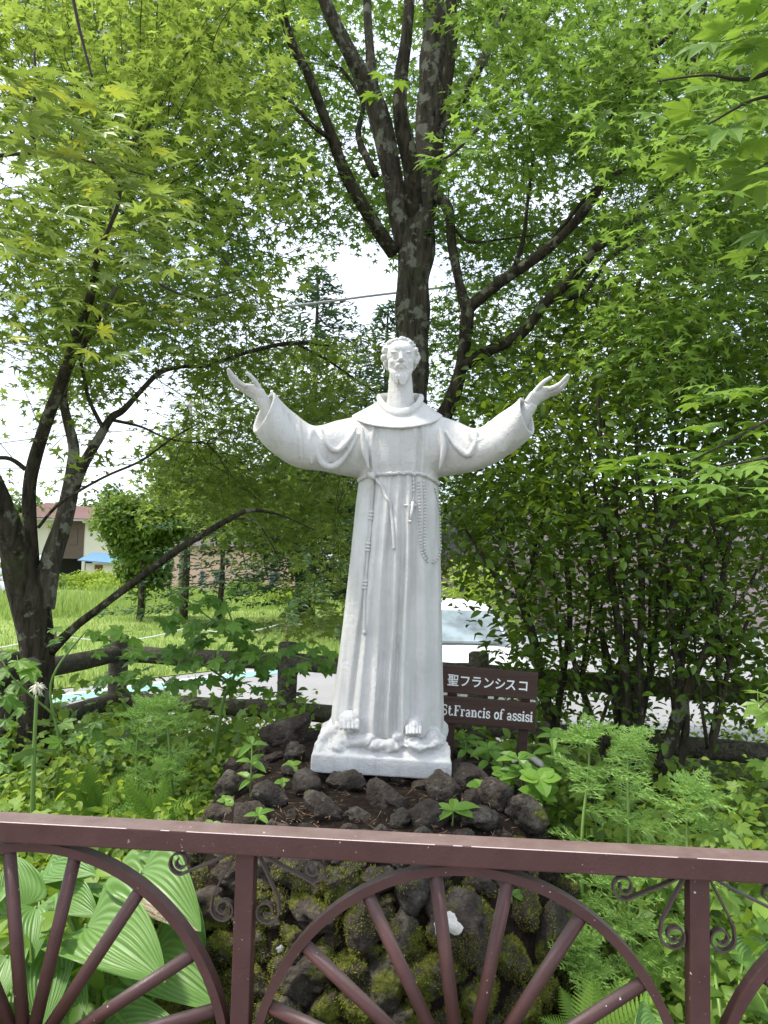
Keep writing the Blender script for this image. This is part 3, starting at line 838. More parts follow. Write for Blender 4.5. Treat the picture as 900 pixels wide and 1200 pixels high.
beads([(484,558),(484,570),(484,579)], 4.2)
beads([(490,561),(491.5,585),(492,610),(493,635),(496,652),(503,660)], 3.6)
beads([(496,561),(497,590),(497,620),(497,645),(502,655)], 3.6)
beads([(508,568),(513,590),(515.5,615),(515.5,640),(512,655),(505,660)], 3.6)
mb = MB()
cx = [on_robe(482, 588, .007), on_robe(480, 611, .007)]
mb.tube(cx, [.0075, .0065], 6); mb.tube([on_robe(475, 592.5, .008), on_robe(489, 592.5, .008)], [.006, .006], 6)
mb.ell(on_robe(479.5, 611, .007), (.008, .006, .006), None, 8, 6)
mb.build('crucifix', M['statue'], rosary, True)

# plinth with rough rock and the feet
mb = MB()
def plinth_ring(py, xl, xr, d0, d1, n=18, wob=0, yslope=10):
    A = [P(xl, py - yslope * .5, d0), P(xr, py + yslope * .5, d0)]
    c00 = A[0]; c10 = A[1]
    back = VIEW.copy(); back.z = 0; back.normalize()
    c01 = c00 + back * (d1 - d0); c11 = c10 + back * (d1 - d0)
    def seg(a, b): return [a.lerp(b, i / n) for i in range(n)]
    r = seg(c00, c10) + seg(c10, c11) + seg(c11, c01) + seg(c01, c00)
    if wob:
        cc = sum(r, Vector()) / len(r)
        r = [p + Vector((mnoise.noise(p * 9) * wob, mnoise.noise(p * 9 + Vector((5, 0, 0))) * wob, mnoise.noise(p * 7 + Vector((0, 9, 0))) * wob)) for p in r]
    return r
rings = [plinth_ring(910, 363.5, 529, 3.10, 3.62), plinth_ring(896, 364, 529.5, 3.10, 3.62), plinth_ring(889, 365, 529.5, 3.102, 3.62), plinth_ring(886, 368, 528, 3.115, 3.61)]
for i in range(10):
    t_ = (i + 1) / 10
    rings.append(plinth_ring(886 - 36 * t_, 368 + 28 * t_ ** 1.3, 528 - 9 * t_ ** 1.6, 3.115 + .11 * t_, 3.61 - .10 * t_, wob=.020 * min(1, t_ * 3)))
rings.append(plinth_ring(848, 425, 500, 3.28, 3.45))
mb.rings(rings)
for q in [((415,868,3.17),(.11,.05,.03)),((450,875,3.15),(.08,.04,.03)),((490,872,3.15),(.07,.05,.03)),((508,868,3.18),(.05,.06,.035)),((395,876,3.15),(.05,.04,.025)),((468,862,3.19),(.05,.05,.03))]:
    mb.ell(P(*q[0]), q[1])
def rough(me):
    n = len(me.vertices); a = np.empty(n * 3, np.float32); me.vertices.foreach_get('co', a); a = a.reshape(-1, 3)
    nn = np.empty(n * 3, np.float32); me.vertices.foreach_get('normal', nn); nn = nn.reshape(-1, 3)
    ztop = P(447, 887, 3.1).z
    k = np.array([mnoise.fractal(Vector(p) * 11, 0.9, 2.0, 4) for p in a]) * np.clip((a[:, 2] - ztop) / 0.02, 0.05, 1)
    me.vertices.foreach_set('co', (a + nn * k[:, None] * 0.022).ravel())
mesh_obj('plinth', remeshed(mb, 0.0045, 1, 0.5, rough), M['statue'], S)
def foot(cx, cy, d, w, sgn):
    mb = MB(); k = d / F
    mb.ell(P(cx, cy - 4, d + .035), (w * k * .54, .058, 10.5 * k))
    for i in range(5):
        o = (i - 2) / 2.0; big = (i == (4 if sgn > 0 else 0))
        r = w * k * (0.105 if not big else 0.14)
        x = cx + o * w * .40
        mb.tube([P(x - o * 1.2, cy - 6, d + .05), P(x, cy - 1 + abs(o), d - .015), P(x, cy + 6, d - .035 + .010 * abs(o))], [r, r * 1.05, r * .85], 8)
        mb.ell(P(x, cy + 6, d - .035 + .010 * abs(o)), (r * .95,) * 3, None, 8, 6)
    return mesh_obj('foot', remeshed(mb, 0.0020, 1), M['statue'], S)
foot(409, 847, 3.155, 24, 1); foot(485, 853, 3.15, 19, -1)

# ================================================================== SIGN
sg_o = P(511, 779, 3.62); ex = (P(631, 788.7, 3.60) - sg_o).normalized(); 
ez0 = Vector((0, 0, 1)); ey = ez0.cross(ex).normalized(); ez = ex.cross(ey).normalized()    # ey points away from the viewer
SR = Matrix((ex, ey, ez)).transposed(); K = 3.6 / F
def SP(x, y, z): return sg_o + ex * x + ey * y + ez * z
sign = thing('name_sign', Vector((P(570, 800, 3.62).x, 3.7, 0.35)), 'brown two-board sign with white lettering on short posts beside the statue', 'sign')
BW = (P(631, 788.7, 3.60) - sg_o).length
for z0, z1, nm in ((0.0, -31.5 * K, 'upper'), (-35.2 * K, -66.5 * K, 'lower')):
    MB().box(SP(BW / 2, 0.012, (z0 + z1) / 2), (BW, .024, abs(z1 - z0)), SR, .003).build('board', M['sign'], sign)
for x in (22 * K, 108 * K):
    MB().box(SP(x, 0.048, -.31), (.045, .045, 0.58), SR, .004).build('post', M['sign'], sign)
# upper board lettering
def text_mesh(body, size, off):
    cu = bpy.data.curves.new('txt', 'FONT'); cu.body = body; cu.size = size; cu.offset = off; cu.extrude = .0008; cu.align_x = 'LEFT'
    o = bpy.data.objects.new('txt', cu); scene.collection.objects.link(o)
    dg = bpy.context.evaluated_depsgraph_get(); dg.update()
    me = bpy.data.meshes.new_from_object(o.evaluated_get(dg)); bpy.data.objects.remove(o); bpy.data.curves.remove(cu); return me
TX = Matrix((ex, ez, -ey)).transposed()
def letter(name, me, x, z, sx=1.0, sz=1.0):
    if not me.materials: me.materials.append(M['letter'])
    obj_M(name, me, Matrix.Translation(SP(x, -0.0012, z)) @ TX.to_4x4() @ Matrix.Diagonal((sx, sz, 1, 1)), sign)
for ch, x in zip('聖フランシスコ', (14.5, 28.5, 42, 56, 69.5, 82, 96.5)):
    me = text_mesh(ch, 14.5 * K, .016 * 14.5 * K)
    letter('letter', me, x * K, -21.5 * K, 0.93, 1.0)
# lower board lettering: serif letters built from strokes, x-height 1, capitals 1.5
TH, TN = .30, .13
def arc(cx, cy, rx, ry, a0, a1, n=14): return [(cx + rx * math.cos(rad(a0 + (a1 - a0) * i / n)), cy + ry * math.sin(rad(a0 + (a1 - a0) * i / n))) for i in range(n + 1)]
def vst(x, y0, y1, sl=True, sr=True, top=True, bot=True):
    r = [([(x, y0), (x, y1)], TH)]
    if bot: r.append(([(x - (.27 if sl else .1), y0 + .05), (x + (.27 if sr else .1), y0 + .05)], TN))
    if top: r.append(([(x - .27, y1 - .05), (x + (.0 if not sr else .12), y1 - .05)], TN))
    return r
Sg = [(arc(.42, .28, .30, .24, 160, 360, 10) + arc(.42, .28, .30, .24, 0, 70, 4) + arc(.42, .76, .28, .22, 250, 110, 8) + arc(.42, .76, .28, .22, 110, 20, 5), .2), ([(.12, .05), (.12, .3)], .1), ([(.70, .70), (.70, .95)], .1)]
def scale_g(g, sx, sy): return [([(x * sx, y * sy) for x, y in p], w) for p, w in g]
GL = {'S': (scale_g(Sg, 1.2, 1.5), 1.08), 's': (Sg, .84), '.': ([([(.12, .02), (.12, .26)], .26)], .34),
 't': ([([(.28, .25), (.28, 1.35)], TH), (arc(.50, .27, .22, .23, 180, 320), .16), ([(.05, .95), (.62, .95)], TN)], .72),
 'F': (vst(.32, 0, 1.5, bot=True, top=False) + [([(.06, 1.44), (1.08, 1.44)], TN), ([(1.05, 1.48), (1.05, 1.1)], .11), ([(.3, .78), (.75, .78)], TN), ([(.75, .6), (.75, .98)], .1)], 1.2),
 'r': (vst(.28, 0, 1, sr=True) + [(arc(.62, .68, .30, .27, 170, 70), .16), ([(.70, .80), (.78, .86)], .25)], .92),
 'a': ([(arc(.40, .70, .28, .26, 160, 10), .17), ([(.66, .72), (.66, .2)], TH), (arc(.80, .2, .14, .16, 190, 300), .12), (arc(.38, .28, .26, .24, 40, 320, 16), .19)], .98),
 'n': (vst(.26, 0, 1) + [(arc(.55, .68, .28, .27, 165, 0), .18), ([(.83, .7), (.83, .0)], TH), ([(.6, .05), (1.06, .05)], TN)], 1.16),
 'c': ([(arc(.46, .5, .32, .45, 55, 310, 18), .22), ([(.64, .80), (.70, .74)], .22)], .88),
 'i': (vst(.26, 0, 1) + [([(.26, 1.18), (.26, 1.46)], .28)], .58),
 'o': ([(arc(.48, .5, .34, .44, 0, 360, 24), .25)], .98),
 'f': (vst(.28, 0, 1.1, top=False) + [(arc(.58, 1.1, .30, .36, 180, 50, 10), .18), ([(.05, .95), (.62, .95)], TN), ([(.76, 1.34), (.80, 1.30)], .22)], .72)}
glyph_me = {}
def glyph(ch):
    if ch not in glyph_me:
        mb = MB(); 
        for i, (pts, w) in enumerate(GL[ch][0]):
            mb.tube([Vector((x, y, .0)) for x, y in pts], 0, flat=(w, .12 + .02 * i, (0, 0, 1)))
        glyph_me[ch] = mb.mesh('letter')
    return glyph_me[ch]
txt = 'St.Francis of assisi'; tot = sum((GL[c][1] if c != ' ' else .62) for c in txt)
x = 10.5 * K; unit = (106.5 * K) / tot
for c in txt:
    if c == ' ': x += .62 * unit; continue
    me = glyph(c)
    if not me.materials: me.materials.append(M['letter'])
    obj_M('letter', me, Matrix.Translation(SP(x, -0.0008, -57.0 * K)) @ TX.to_4x4() @ Matrix.Diagonal((unit, unit * 1.22, unit * .12, 1)), sign)
    x += GL[c][1] * unit

# ================================================================== RAILING
RDEP = 1.86
ra = P(0, 963, RDEP); rb = P(900, 1010, RDEP)
# the rail is level: take its height at the middle, its run from a small yaw
mid = P(450, 986, RDEP); 
ZT = mid.z
def rail_hit(px, py):       # where the pixel's ray meets the height of the rail's top
    d = (P(px, py, 1) - CAM_L); return CAM_L + d * ((ZT - CAM_L.z) / d.z)
r1, r2 = rail_hit(0, 963), rail_hit(900, 1010)
rx = Vector((r2.x - r1.x, r2.y - r1.y, 0)).normalized(); ry = Vector((-rx.y, rx.x, 0)); rz = Vector((0, 0, 1))
RR = Matrix((rx, ry, rz)).transposed()
def plane_pt(px, py, off=0.0):     # pixel -> (along, up) on the railing's front plane pushed back by off
    d = (P(px, py, 1) - CAM_L); o = r1 + ry * off
    t_ = (o - CAM_L).dot(ry) / d.dot(ry); q = CAM_L + d * t_
    return (q - r1).dot(rx), q.z
def RP(a, y, z): return r1 + rx * a + ry * y + rz * (z - ZT)
rail = thing('garden_railing', RP(plane_pt(550, 1100)[0], .03, 0), 'maroon painted metal railing with half-wheel spokes and iron scrolls', 'railing')
TW, TH_ = .078, .051
a0, a1 = plane_pt(-330, 960)[0], plane_pt(1250, 1010)[0]
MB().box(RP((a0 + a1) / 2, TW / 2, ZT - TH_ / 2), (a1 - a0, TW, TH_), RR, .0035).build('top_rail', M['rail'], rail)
# worn bright line along the front arris
mb = MB(); 
for i in range(150):
    u = a0 + (a1 - a0) * i / 150; w = (a1 - a0) / 150
    t_ = mnoise.noise(Vector((u * 4, 0, 0))) + 0.6 * mnoise.noise(Vector((u * 23, 3, 0)))
    if t_ > -0.32: mb.box(RP(u + w / 2, .0012, ZT - .0012), (w * 1.0, .0019, .0019), RR @ Matrix.Rotation(rad(45), 3, 'X'))
mb.build('worn_edge', M['rail_edge'], rail, kind='stuff')
ZB = 0.10
posts = [plane_pt(284, 1100, .02)[0], plane_pt(820, 1120, .02)[0]]
sp = posts[1] - posts[0]; posts = [posts[0] - sp, posts[0], posts[1], posts[1] + sp]
for a in posts:
    MB().box(RP(a, TW / 2, (ZT - TH_ + 0) / 2), (.046, .046, ZT - TH_ - .002), RR, .003).build('post', M['rail'], rail)
cz = plane_pt(552, 1290, .03)[1]; 
ztop_ring = ZT - TH_ - .004
RAD = ztop_ring - cz
for i in range(3):
    for z in (cz - .02,):
        MB().box(RP((posts[i] + posts[i + 1]) / 2, TW / 2, z), (sp - .05, .036, .036), RR, .003).build('lower_rail', M['rail'], rail)
for i in range(3):
    ca = (posts[i] + posts[i + 1]) / 2
    rx_ = sp / 2 - .028
    pts = [RP(ca + rx_ * math.cos(rad(t_)), TW / 2, cz + (RAD - .012) * math.sin(rad(t_))) for t_ in np.linspace(2, 178, 49)]
    MB().tube(pts, 0, flat=(.022, .036, ry)).build('arch', M['rail'], rail, False)
    for k in (18, 34, 57, 78.5, 98.5, 118.5, 141, 160):
        t_ = rad(k)
        q0 = RP(ca + .045 * math.cos(t_), TW / 2, cz + .045 * math.sin(t_)); q1 = RP(ca + (rx_ - .012) * math.cos(t_), TW / 2, cz + (RAD - .024) * math.sin(t_))
        MB().tube([q0, q1], .0165, 16).build('spoke', M['rail'], rail, True)
    MB().tube([RP(ca, TW / 2 - .03, cz), RP(ca, TW / 2 + .03, cz)], .046, 28).build('hub', M['rail'], rail, True)
def spiral(c, r0, r1_, a0_, a1_, n=40): return [(c[0] + (r0 + (r1_ - r0) * i / n) * math.cos(a0_ + (a1_ - a0_) * i / n), c[1] + (r0 + (r1_ - r0) * i / n) * math.sin(a0_ + (a1_ - a0_) * i / n)) for i in range(n + 1)]
for a in posts:
    for s_ in (-1, 1):
        zt = ZT - TH_ - .003
        # scroll falling beside the post
        c = (s_ * .058, zt - .145)
        cur = [(s_ * .030, zt - .006), (s_ * .058, zt - .06), (s_ * .083, zt - .11)] + [(s_ * x, y) for x, y in spiral((.054, zt - .140), .033, .009, rad(20), rad(-500))]
        MB().tube([RP(a + x, TW / 2, z) for x, z in cur], 0, flat=(.0045, .018, ry)).build('scroll', M['scroll'], rail)
        # scroll running out under the rail
        cur = [(s_ * .040, zt - .005), (s_ * .09, zt - .030), (s_ * .14, zt - .052)] + [(s_ * x, y) for x, y in spiral((.170, zt - .034), .030, .008, rad(-100), rad(405))]
        MB().tube([RP(a + x, TW / 2, min(z, zt)) for x, z in cur], 0, flat=(.0045, .018, ry)).build('scroll', M['scroll'], rail)

# ================================================================== VEGETATION HELPERS
def maple_tpl(lobes, notch=0.36, droop=0.18, mid=False, wid=0.16):
    """palmate leaf, unit lobe length, lying in XY, tip towards +Y"""
    v = [(0, 0, 0)]; f = []
    n = len(lobes)
    angs = [a for a, _ in lobes]
    nots = [angs[0] - 24] + [(angs[i] + angs[i + 1]) / 2 for i in range(n - 1)] + [angs[-1] + 24]
    def pt(a, r, z=None):
        z = -droop * r * r if z is None else z
        return (r * math.sin(rad(a)), r * math.cos(rad(a)), z)
    ni = []
    for i, a in enumerate(nots):
        r = notch * (0.62 if i in (0, n) else 1.0) * min(1.0, 0.5 + 0.5 * (lobes[min(i, n - 1)][1]))
        ni.append(len(v)); v.append(pt(a, r))
    for i, (a, L_) in enumerate(lobes):
        ti = len(v); v.append(pt(a, L_))
        if mid:
            c, s_ = math.sin(rad(a)), math.cos(rad(a)); r = L_ * 0.60; w = wid * L_
            mi = len(v)
            for sg in (-1, 1): v.append((r * c + sg * w * s_, r * s_ - sg * w * c, -droop * r * r + 0.03))
            ci = len(v); v.append(pt(a, r, -droop * r * r - 0.015))
            f += [(0, ni[i], mi), (0, mi, ci), (mi, ti, ci), (ci, ti, mi + 1), (0, ci, mi + 1), (0, mi + 1, ni[i + 1])]
        else: f += [(0, ni[i], ti), (0, ti, ni[i + 1])]
    return np.array(v), np.array(f)
LOB5 = [(-105, .55), (-52, .88), (0, 1.0), (52, .88), (105, .55)]
LOB7 = [(-128, .42), (-84, .74), (-40, .95), (0, 1.0), (40, .95), (84, .74), (128, .42)]
MAPLE5 = maple_tpl(LOB5, .36)
MAPLE7 = maple_tpl(LOB7, .34)
MAPLE_NEAR = maple_tpl(LOB7, .50, .32, True, .19)
MAPLE_SLIM = maple_tpl(LOB7, .36, .24, True, .14)
def ovate_tpl(w=0.5, fold=0.10, droop=0.15):
    v = [(0, 0, 0), (-.30 * w * 1.6, .28, fold), (-w * .5, .55, fold - droop * .2), (-w * .28, .82, fold * .6 - droop * .6), (0, 1, -droop), (w * .28, .82, fold * .6 - droop * .6), (w * .5, .55, fold - droop * .2), (.30 * w * 1.6, .28, fold), (0, .30, 0), (0, .60, -droop * .3), (0, .84, -droop * .65)]
    f = [(0, 8, 1), (1, 8, 9), (1, 9, 2), (2, 9, 10), (2, 10, 3), (3, 10, 4), (0, 7, 8), (7, 9, 8), (7, 6, 9), (6, 10, 9), (6, 5, 10), (5, 4, 10)]
    return np.array(v), np.array(f)
def simple_tpl(w=.55): return np.array([(0, 0, 0), (-w / 2, .5, .05), (0, 1, -.1), (w / 2, .5, .05)]), np.array([(0, 2, 1), (0, 3, 2)])
OVATE = ovate_tpl(); ROUND = ovate_tpl(.75, .06); SIMPLE = simple_tpl()
def frames(n, az):
    """rotation matrices with leaf normal n (N,3) and leaf tip pointing about direction az (N,3)"""
    n = n / np.linalg.norm(n, axis=1)[:, None]
    y = az - n * (az * n).sum(1)[:, None]; y /= np.maximum(np.linalg.norm(y, axis=1), 1e-9)[:, None]
    x = np.cross(y, n)
    return np.stack([x, y, n], -1)
def batch(tpl, pos, R, sc):
    tv, tf = tpl
    v = np.einsum('nij,kj->nki', R, tv) * sc[:, None, None] + pos[:, None, :]
    f = tf[None] + (np.arange(len(pos)) * len(tv))[:, None, None]
    return v.reshape(-1, 3), f.reshape(-1, 3)
def holes_ok(px, py, holes):
    ok = np.ones(len(px), bool)
    for a, b, c, d in holes: ok &= ((px - a) / c) ** 2 + ((py - b) / d) ** 2 > 1
    return ok
def sprays(zones, per_m, holes=(), leaf=(.04, .082), tpl=MAPLE5, r=(.22, .42), flat=.16, tilt=.42, droop=.25, seed=1, nl=(28, 55)):
    """foliage in flat layered sprays; zones: (px0,px1,py0,py1,d0,d1,count)"""
    g = np.random.default_rng(seed); C = []
    for x0, x1, y0, y1, d0, d1, cnt in zones:
        px, py, d = g.uniform(x0, x1, cnt), g.uniform(y0, y1, cnt), g.uniform(d0, d1, cnt)
        ok = holes_ok(px, py, holes); C.append(PN(px[ok], py[ok], d[ok]))
    C = np.concatenate(C); pos, nn, az, sc = [], [], [], []
    for c in C:
        k = int(g.integers(*nl)); R = g.uniform(*r)
        a = g.uniform(0, 2 * np.pi, k); q = np.sqrt(g.random(k)) * R
        tl = g.normal(0, .22, 2)
        dx, dy = q * np.cos(a), q * np.sin(a)
        dz = g.normal(0, flat * .35, k) - droop * (q / R) ** 2 * R * .6 + dx * tl[0] + dy * tl[1]
        pos.append(np.stack([c[0] + dx, c[1] + dy, c[2] + dz], 1))
        n = g.normal(0, tilt, (k, 3)); n[:, 2] += 1; n[:, 0] += dx / R * .25; n[:, 1] += dy / R * .25; nn.append(n)
        z = g.normal(0, .6, (k, 3)); z[:, 0] += np.cos(a); z[:, 1] += np.sin(a); z[:, 2] -= .35; az.append(z)
        sc.append(g.uniform(leaf[0], leaf[1], k))
    pos, nn, az, sc = np.concatenate(pos), np.concatenate(nn), np.concatenate(az), np.concatenate(sc)
    return C, batch(tpl, pos, frames(nn, az), sc)
def limb(mb, pts, n=None, sides=10, jit=.12):
    """pts: (px, py, depth, width in px)"""
    A = spline(pts, n or max(8, len(pts) * 6))
    mb.tube([P(a[0], a[1], a[2]) for a in A], [max(a[3], .6) * a[2] / F / 2 for a in A], sides, True, jit)
    return [np.array(P(a[0], a[1], a[2])) for a in A]
def twigs(centres, nodes, maxlen=1.6, rad0=.006, every=1, seed=5):
    """thin curved twigs from the nearest limb to each spray"""
    g = np.random.default_rng(seed); nodes = np.array(nodes); V, Fc = [], []
    for c in centres[::every]:
        dd = np.linalg.norm(nodes - c, axis=1); i = int(np.argmin(dd + g.uniform(0, .5, len(dd))))
        a = nodes[i]; L_ = dd[i]
        if L_ > maxlen: a = c + (a - c) / L_ * maxlen * g.uniform(.4, 1); L_ = maxlen
        mid_ = (a + c) / 2 + g.normal(0, .12, 3) * L_ + np.array([0, 0, .12 * L_])
        ts = np.linspace(0, 1, 6)[:, None]; pth = (1 - ts) ** 2 * a + 2 * ts * (1 - ts) * mid_ + ts ** 2 * c
        side = np.cross(c - a, [0, 0, 1.0]); side /= max(np.linalg.norm(side), 1e-6); up = np.cross(side, c - a); up /= max(np.linalg.norm(up), 1e-6)
        b = len(V)
        for k in range(6):
            rr_ = rad0 * (1 - .75 * k / 5) * (0.6 + .5 * L_)
            for an in (0, 2.094, 4.188): V.append(pth[k] + side * math.cos(an) * rr_ + up * math.sin(an) * rr_)
        for k in range(5):
            for j in range(3): Fc.append((b + k * 3 + j, b + k * 3 + (j + 1) % 3, b + k * 3 + 3 + (j + 1) % 3, b + k * 3 + 3 + j))
    return np.array(V), np.array(Fc)

# ================================================================== TALL MAPLE BEHIND THE STATUE
HOLES_C = [(300,205,24,32),(345,278,26,26),(430,320,36,56),(360,345,60,42),(20,510,60,60),(185,440,38,55),(105,585,50,32),(615,345,26,20),(720,505,16,14),(660,210,16,20),(560,60,14,14),(850,470,30,16),(440,30,22,30)]
tree = thing('tall_maple_tree', P(500, 860, 6.2), 'tall maple with several lichen-spotted trunks rising behind the statue head', 'tree')
nodesC = []
def limb_part(root, name, pts, mat, sides=12, jit=.14, n=None, store=None):
    mb = MB(); nd = limb(mb, pts, n, sides, jit); mb.build(name, mat, root, True)
    if store is not None: store += nd
TD = 6.2
limb_part(tree, 'trunk', [(470,900,TD,63.3),(470,760,TD,55.1),(474,620,TD,51.0),(480,520,TD,46.8),(484,430,TD,39.9),(484,360,TD,38.5),(487,300,TD,42.7),(490,250,TD,39.9)], M['bark'], 18, .22, 60, nodesC)
limb_part(tree, 'limb', [(492,262,TD,37.0),(500,200,6.25,32.6),(503,120,6.3,29.6),(510,40,6.35,31.1),(514,-60,6.4,28.1),(522,-220,6.6,20.7),(530,-420,6.9,10.4)], M['bark'], 14, .18, 44, nodesC)
limb_part(tree, 'limb', [(475,290,TD,25.2),(464,230,6.15,25.2),(450,160,6.1,25.2),(436,110,6.05,23.7),(412,66,5.9,17.8),(385,12,5.8,14.8),(360,-60,5.7,11.8),(330,-180,5.6,6.7)], M['bark'], 12, .18, 44, nodesC)
limb_part(tree, 'limb', [(486,280,TD,22.2),(482,200,6.0,20.7),(470,140,5.9,17.8),(470,90,5.85,14.8),(478,30,5.8,13.3),(480,-60,5.8,11.1),(470,-200,5.8,5.9)], M['bark_dark'], 12, .18, 40, nodesC)
limb_part(tree, 'limb', [(508,190,6.2,16.3),(522,110,6.1,13.3),(530,40,6.0,12.6),(528,-60,6.0,10.4),(545,-220,6.0,5.9)], M['bark_dark'], 10, .18, 34, nodesC)
limb_part(tree, 'limb', [(462,296,TD,17.8),(440,265,6.05,16.3),(408,210,5.9,14.8),(385,150,5.75,12.6),(362,90,5.6,11.1),(340,45,5.5,10.4),(325,-15,5.4,8.9),(305,-120,5.3,5.2)], M['bark_dark'], 10, .18, 44, nodesC)
limb_part(tree, 'limb', [(438,110,6.05,14.8),(432,40,6.1,10.4),(428,-40,6.1,8.9),(420,-160,6.1,4.4)], M['bark'], 10, .15, 26, nodesC)
limb_part(tree, 'limb', [(505,225,TD,14.8),(525,245,6.0,12.6),(530,290,5.9,11.1),(540,340,5.8,11.1),(548,362,5.8,16.3)], M['bark_dark'], 10, .16, 24, nodesC)
limb_part(tree, 'stem', [(482,640,6.15,25.2),(496,560,6.05,25.2),(514,500,6.0,20.7),(533,460,5.9,17.8),(544,410,5.85,14.8),(548,362,5.8,16.3)], M['bark_dark'], 12, .18, 30, nodesC)
limb_part(tree, 'limb', [(546,364,5.8,14.8),(580,335,5.7,12.6),(620,308,5.6,12.6),(660,275,5.5,11.8),(690,240,5.4,10.4),(708,215,5.35,8.1),(745,195,5.3,5.2),(800,205,5.2,3.0)], M['bark_dark'], 10, .18, 40, nodesC)
limb_part(tree, 'limb', [(538,432,5.85,14.8),(575,410,5.8,13.3),(610,392,5.7,13.3),(640,355,5.6,12.6),(672,325,5.5,11.8),(700,290,5.4,11.1),(735,265,5.35,9.6),(790,190,5.2,7.4),(815,60,5.1,6.7),(830,-20,5.0,5.2)], M['bark_dark'], 10, .18, 50, nodesC)
limb_part(tree, 'limb', [(655,352,5.6,6.7),(685,342,5.5,5.2),(712,305,5.4,4.4),(750,280,5.3,2.2)], M['bark_dark'], 8, .15, 20, nodesC)
limb_part(tree, 'limb', [(600,322,5.65,6.7),(612,285,5.6,5.9),(618,240,5.55,4.4),(625,180,5.5,3.0)], M['bark_dark'], 8, .15, 20, nodesC)
limb_part(tree, 'limb', [(640,292,5.55,5.9),(662,262,5.5,5.2),(700,220,5.4,4.4),(760,190,5.3,3.7),(830,200,5.2,2.2)], M['bark_dark'], 8, .15, 24, nodesC)
limb_part(tree, 'limb', [(508,160,6.2,11.8),(545,110,6.0,10.4),(580,40,5.8,9.6),(605,-40,5.7,7.4),(640,-160,5.6,4.4)], M['bark'], 9, .15, 30, nodesC)
limb_part(tree, 'limb', [(770,75,5.2,5.2),(760,40,5.2,5.9),(752,-30,5.2,5.2)], M['bark_dark'], 8, .1, 12, nodesC)
limb_part(tree, 'limb', [(715,140,5.3,3.0),(740,95,5.2,4.4),(762,62,5.2,5.2),(800,25,5.1,4.4),(825,-30,5.1,3.7)], M['bark_dark'], 8, .1, 20, nodesC)
limb_part(tree, 'limb', [(530,265,5.95,3.7),(550,283,5.9,3.7),(590,280,5.85,2.2),(625,276,5.8,1.5)], M['bark_dark'], 7, .1, 16, nodesC)
limb_part(tree, 'limb', [(400,170,5.8,6.7),(370,150,5.7,5.9),(340,120,5.6,4.4),(310,95,5.5,3.0)], M['bark_dark'], 7, .1, 16, nodesC)
limb_part(tree, 'limb', [(440,205,6.0,9.6),(420,160,6.2,7.4),(425,120,6.3,5.2),(400,80,6.4,3.7)], M['bark_dark'], 7, .1, 16, nodesC)
C1, (v, f) = sprays([(-250,1150,-520,40,4.9,9.0,520),(60,330,-40,330,5.0,8.0,280),(320,560,-40,300,6.3,9.0,190),(540,960,-40,300,5.7,9.5,450),(540,960,250,480,5.8,9.5,350),(560,900,-20,200,4.6,5.5,70),(720,1010,130,480,3.9,5.1,75),(480,700,330,620,7.0,10.0,170),(320,470,210,300,6.0,8.0,26)], 1, HOLES_C, seed=11)
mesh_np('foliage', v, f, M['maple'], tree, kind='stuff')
v, f = twigs(C1, nodesC, .9, .0038, 1); mesh_np('twigs', v, f, M['twig'], tree, kind='stuff')

# ================================================================== LEFT MAPLE
HOLES_L = [(20,505,48,60),(185,440,36,60),(105,600,52,38),(100,655,75,62),(335,275,45,36),(400,330,50,55),(350,345,60,36),(290,205,26,32),(232,672,98,58),(130,560,26,40),(60,560,26,30),(470,440,45,60),(330,690,40,30)]
ltree = thing('left_maple_tree', P(38, 950, 4.9), 'low-branching maple with dark forked trunk growing by the log fence', 'tree')
nodesL = []
LD = 4.9
limb_part(ltree, 'trunk', [(25,965,LD,48.3),(36,900,LD,40.5),(40,840,LD,36.6),(45,780,LD,36.6),(40,730,LD,40.5),(36,700,LD,43.2),(30,670,LD,35.3)], M['bark_dark'], 16, .2, 40, nodesL)
limb_part(ltree, 'limb', [(34,705,LD,39.5),(18,650,4.8,33.4),(4,600,4.7,27.4),(-15,555,4.6,22.8),(-60,480,4.4,18.2),(-120,400,4.2,12.2)], M['bark_dark'], 12, .18, 34, nodesL)
limb_part(ltree, 'limb', [(36,705,LD,30.4),(36,640,4.95,16.7),(34,580,5.0,15.2),(40,540,5.0,15.2),(60,480,4.9,13.7),(78,430,4.8,12.9),(90,395,4.7,11.4),(110,330,4.5,9.1),(118,260,4.3,6.8)], M['bark_dark'], 12, .16, 44, nodesL)
limb_part(ltree, 'limb', [(48,712,LD,30.4),(62,650,4.95,22.8),(80,590,5.0,19.8),(85,545,5.0,14.4),(86,520,5.0,12.2),(76,480,5.0,10.6),(74,455,4.95,9.9),(84,425,4.85,8.4),(100,400,4.8,6.8),(140,330,4.6,5.3)], M['bark'], 12, .16, 44, nodesL)
limb_part(ltree, 'limb', [(78,600,5.0,13.7),(95,550,5.0,12.9),(115,515,5.0,11.4),(130,490,5.05,9.1),(145,480,5.1,7.6),(168,455,5.2,6.1),(188,436,5.3,6.1),(212,430,5.4,4.6),(245,428,5.5,3.8),(290,413,5.7,4.6),(340,402,5.9,4.6),(385,405,6.1,2.3)], M['bark_dark'], 10, .14, 50, nodesL)
limb_part(ltree, 'limb', [(345,402,5.9,3.0),(380,420,6.0,3.0),(410,440,6.1,2.3),(440,460,6.2,1.5)], M['bark_dark'], 7, .1, 16, nodesL)
limb_part(ltree, 'limb', [(60,762,LD,13.7),(90,733,4.8,9.9),(120,710,4.7,9.1),(160,680,4.65,9.1),(200,650,4.6,8.4),(240,625,4.6,7.6),(275,605,4.6,6.1),(295,598,4.6,5.3),(330,604,4.65,2.3),(370,622,4.7,1.5)], M['bark_dark'], 10, .14, 50, nodesL)
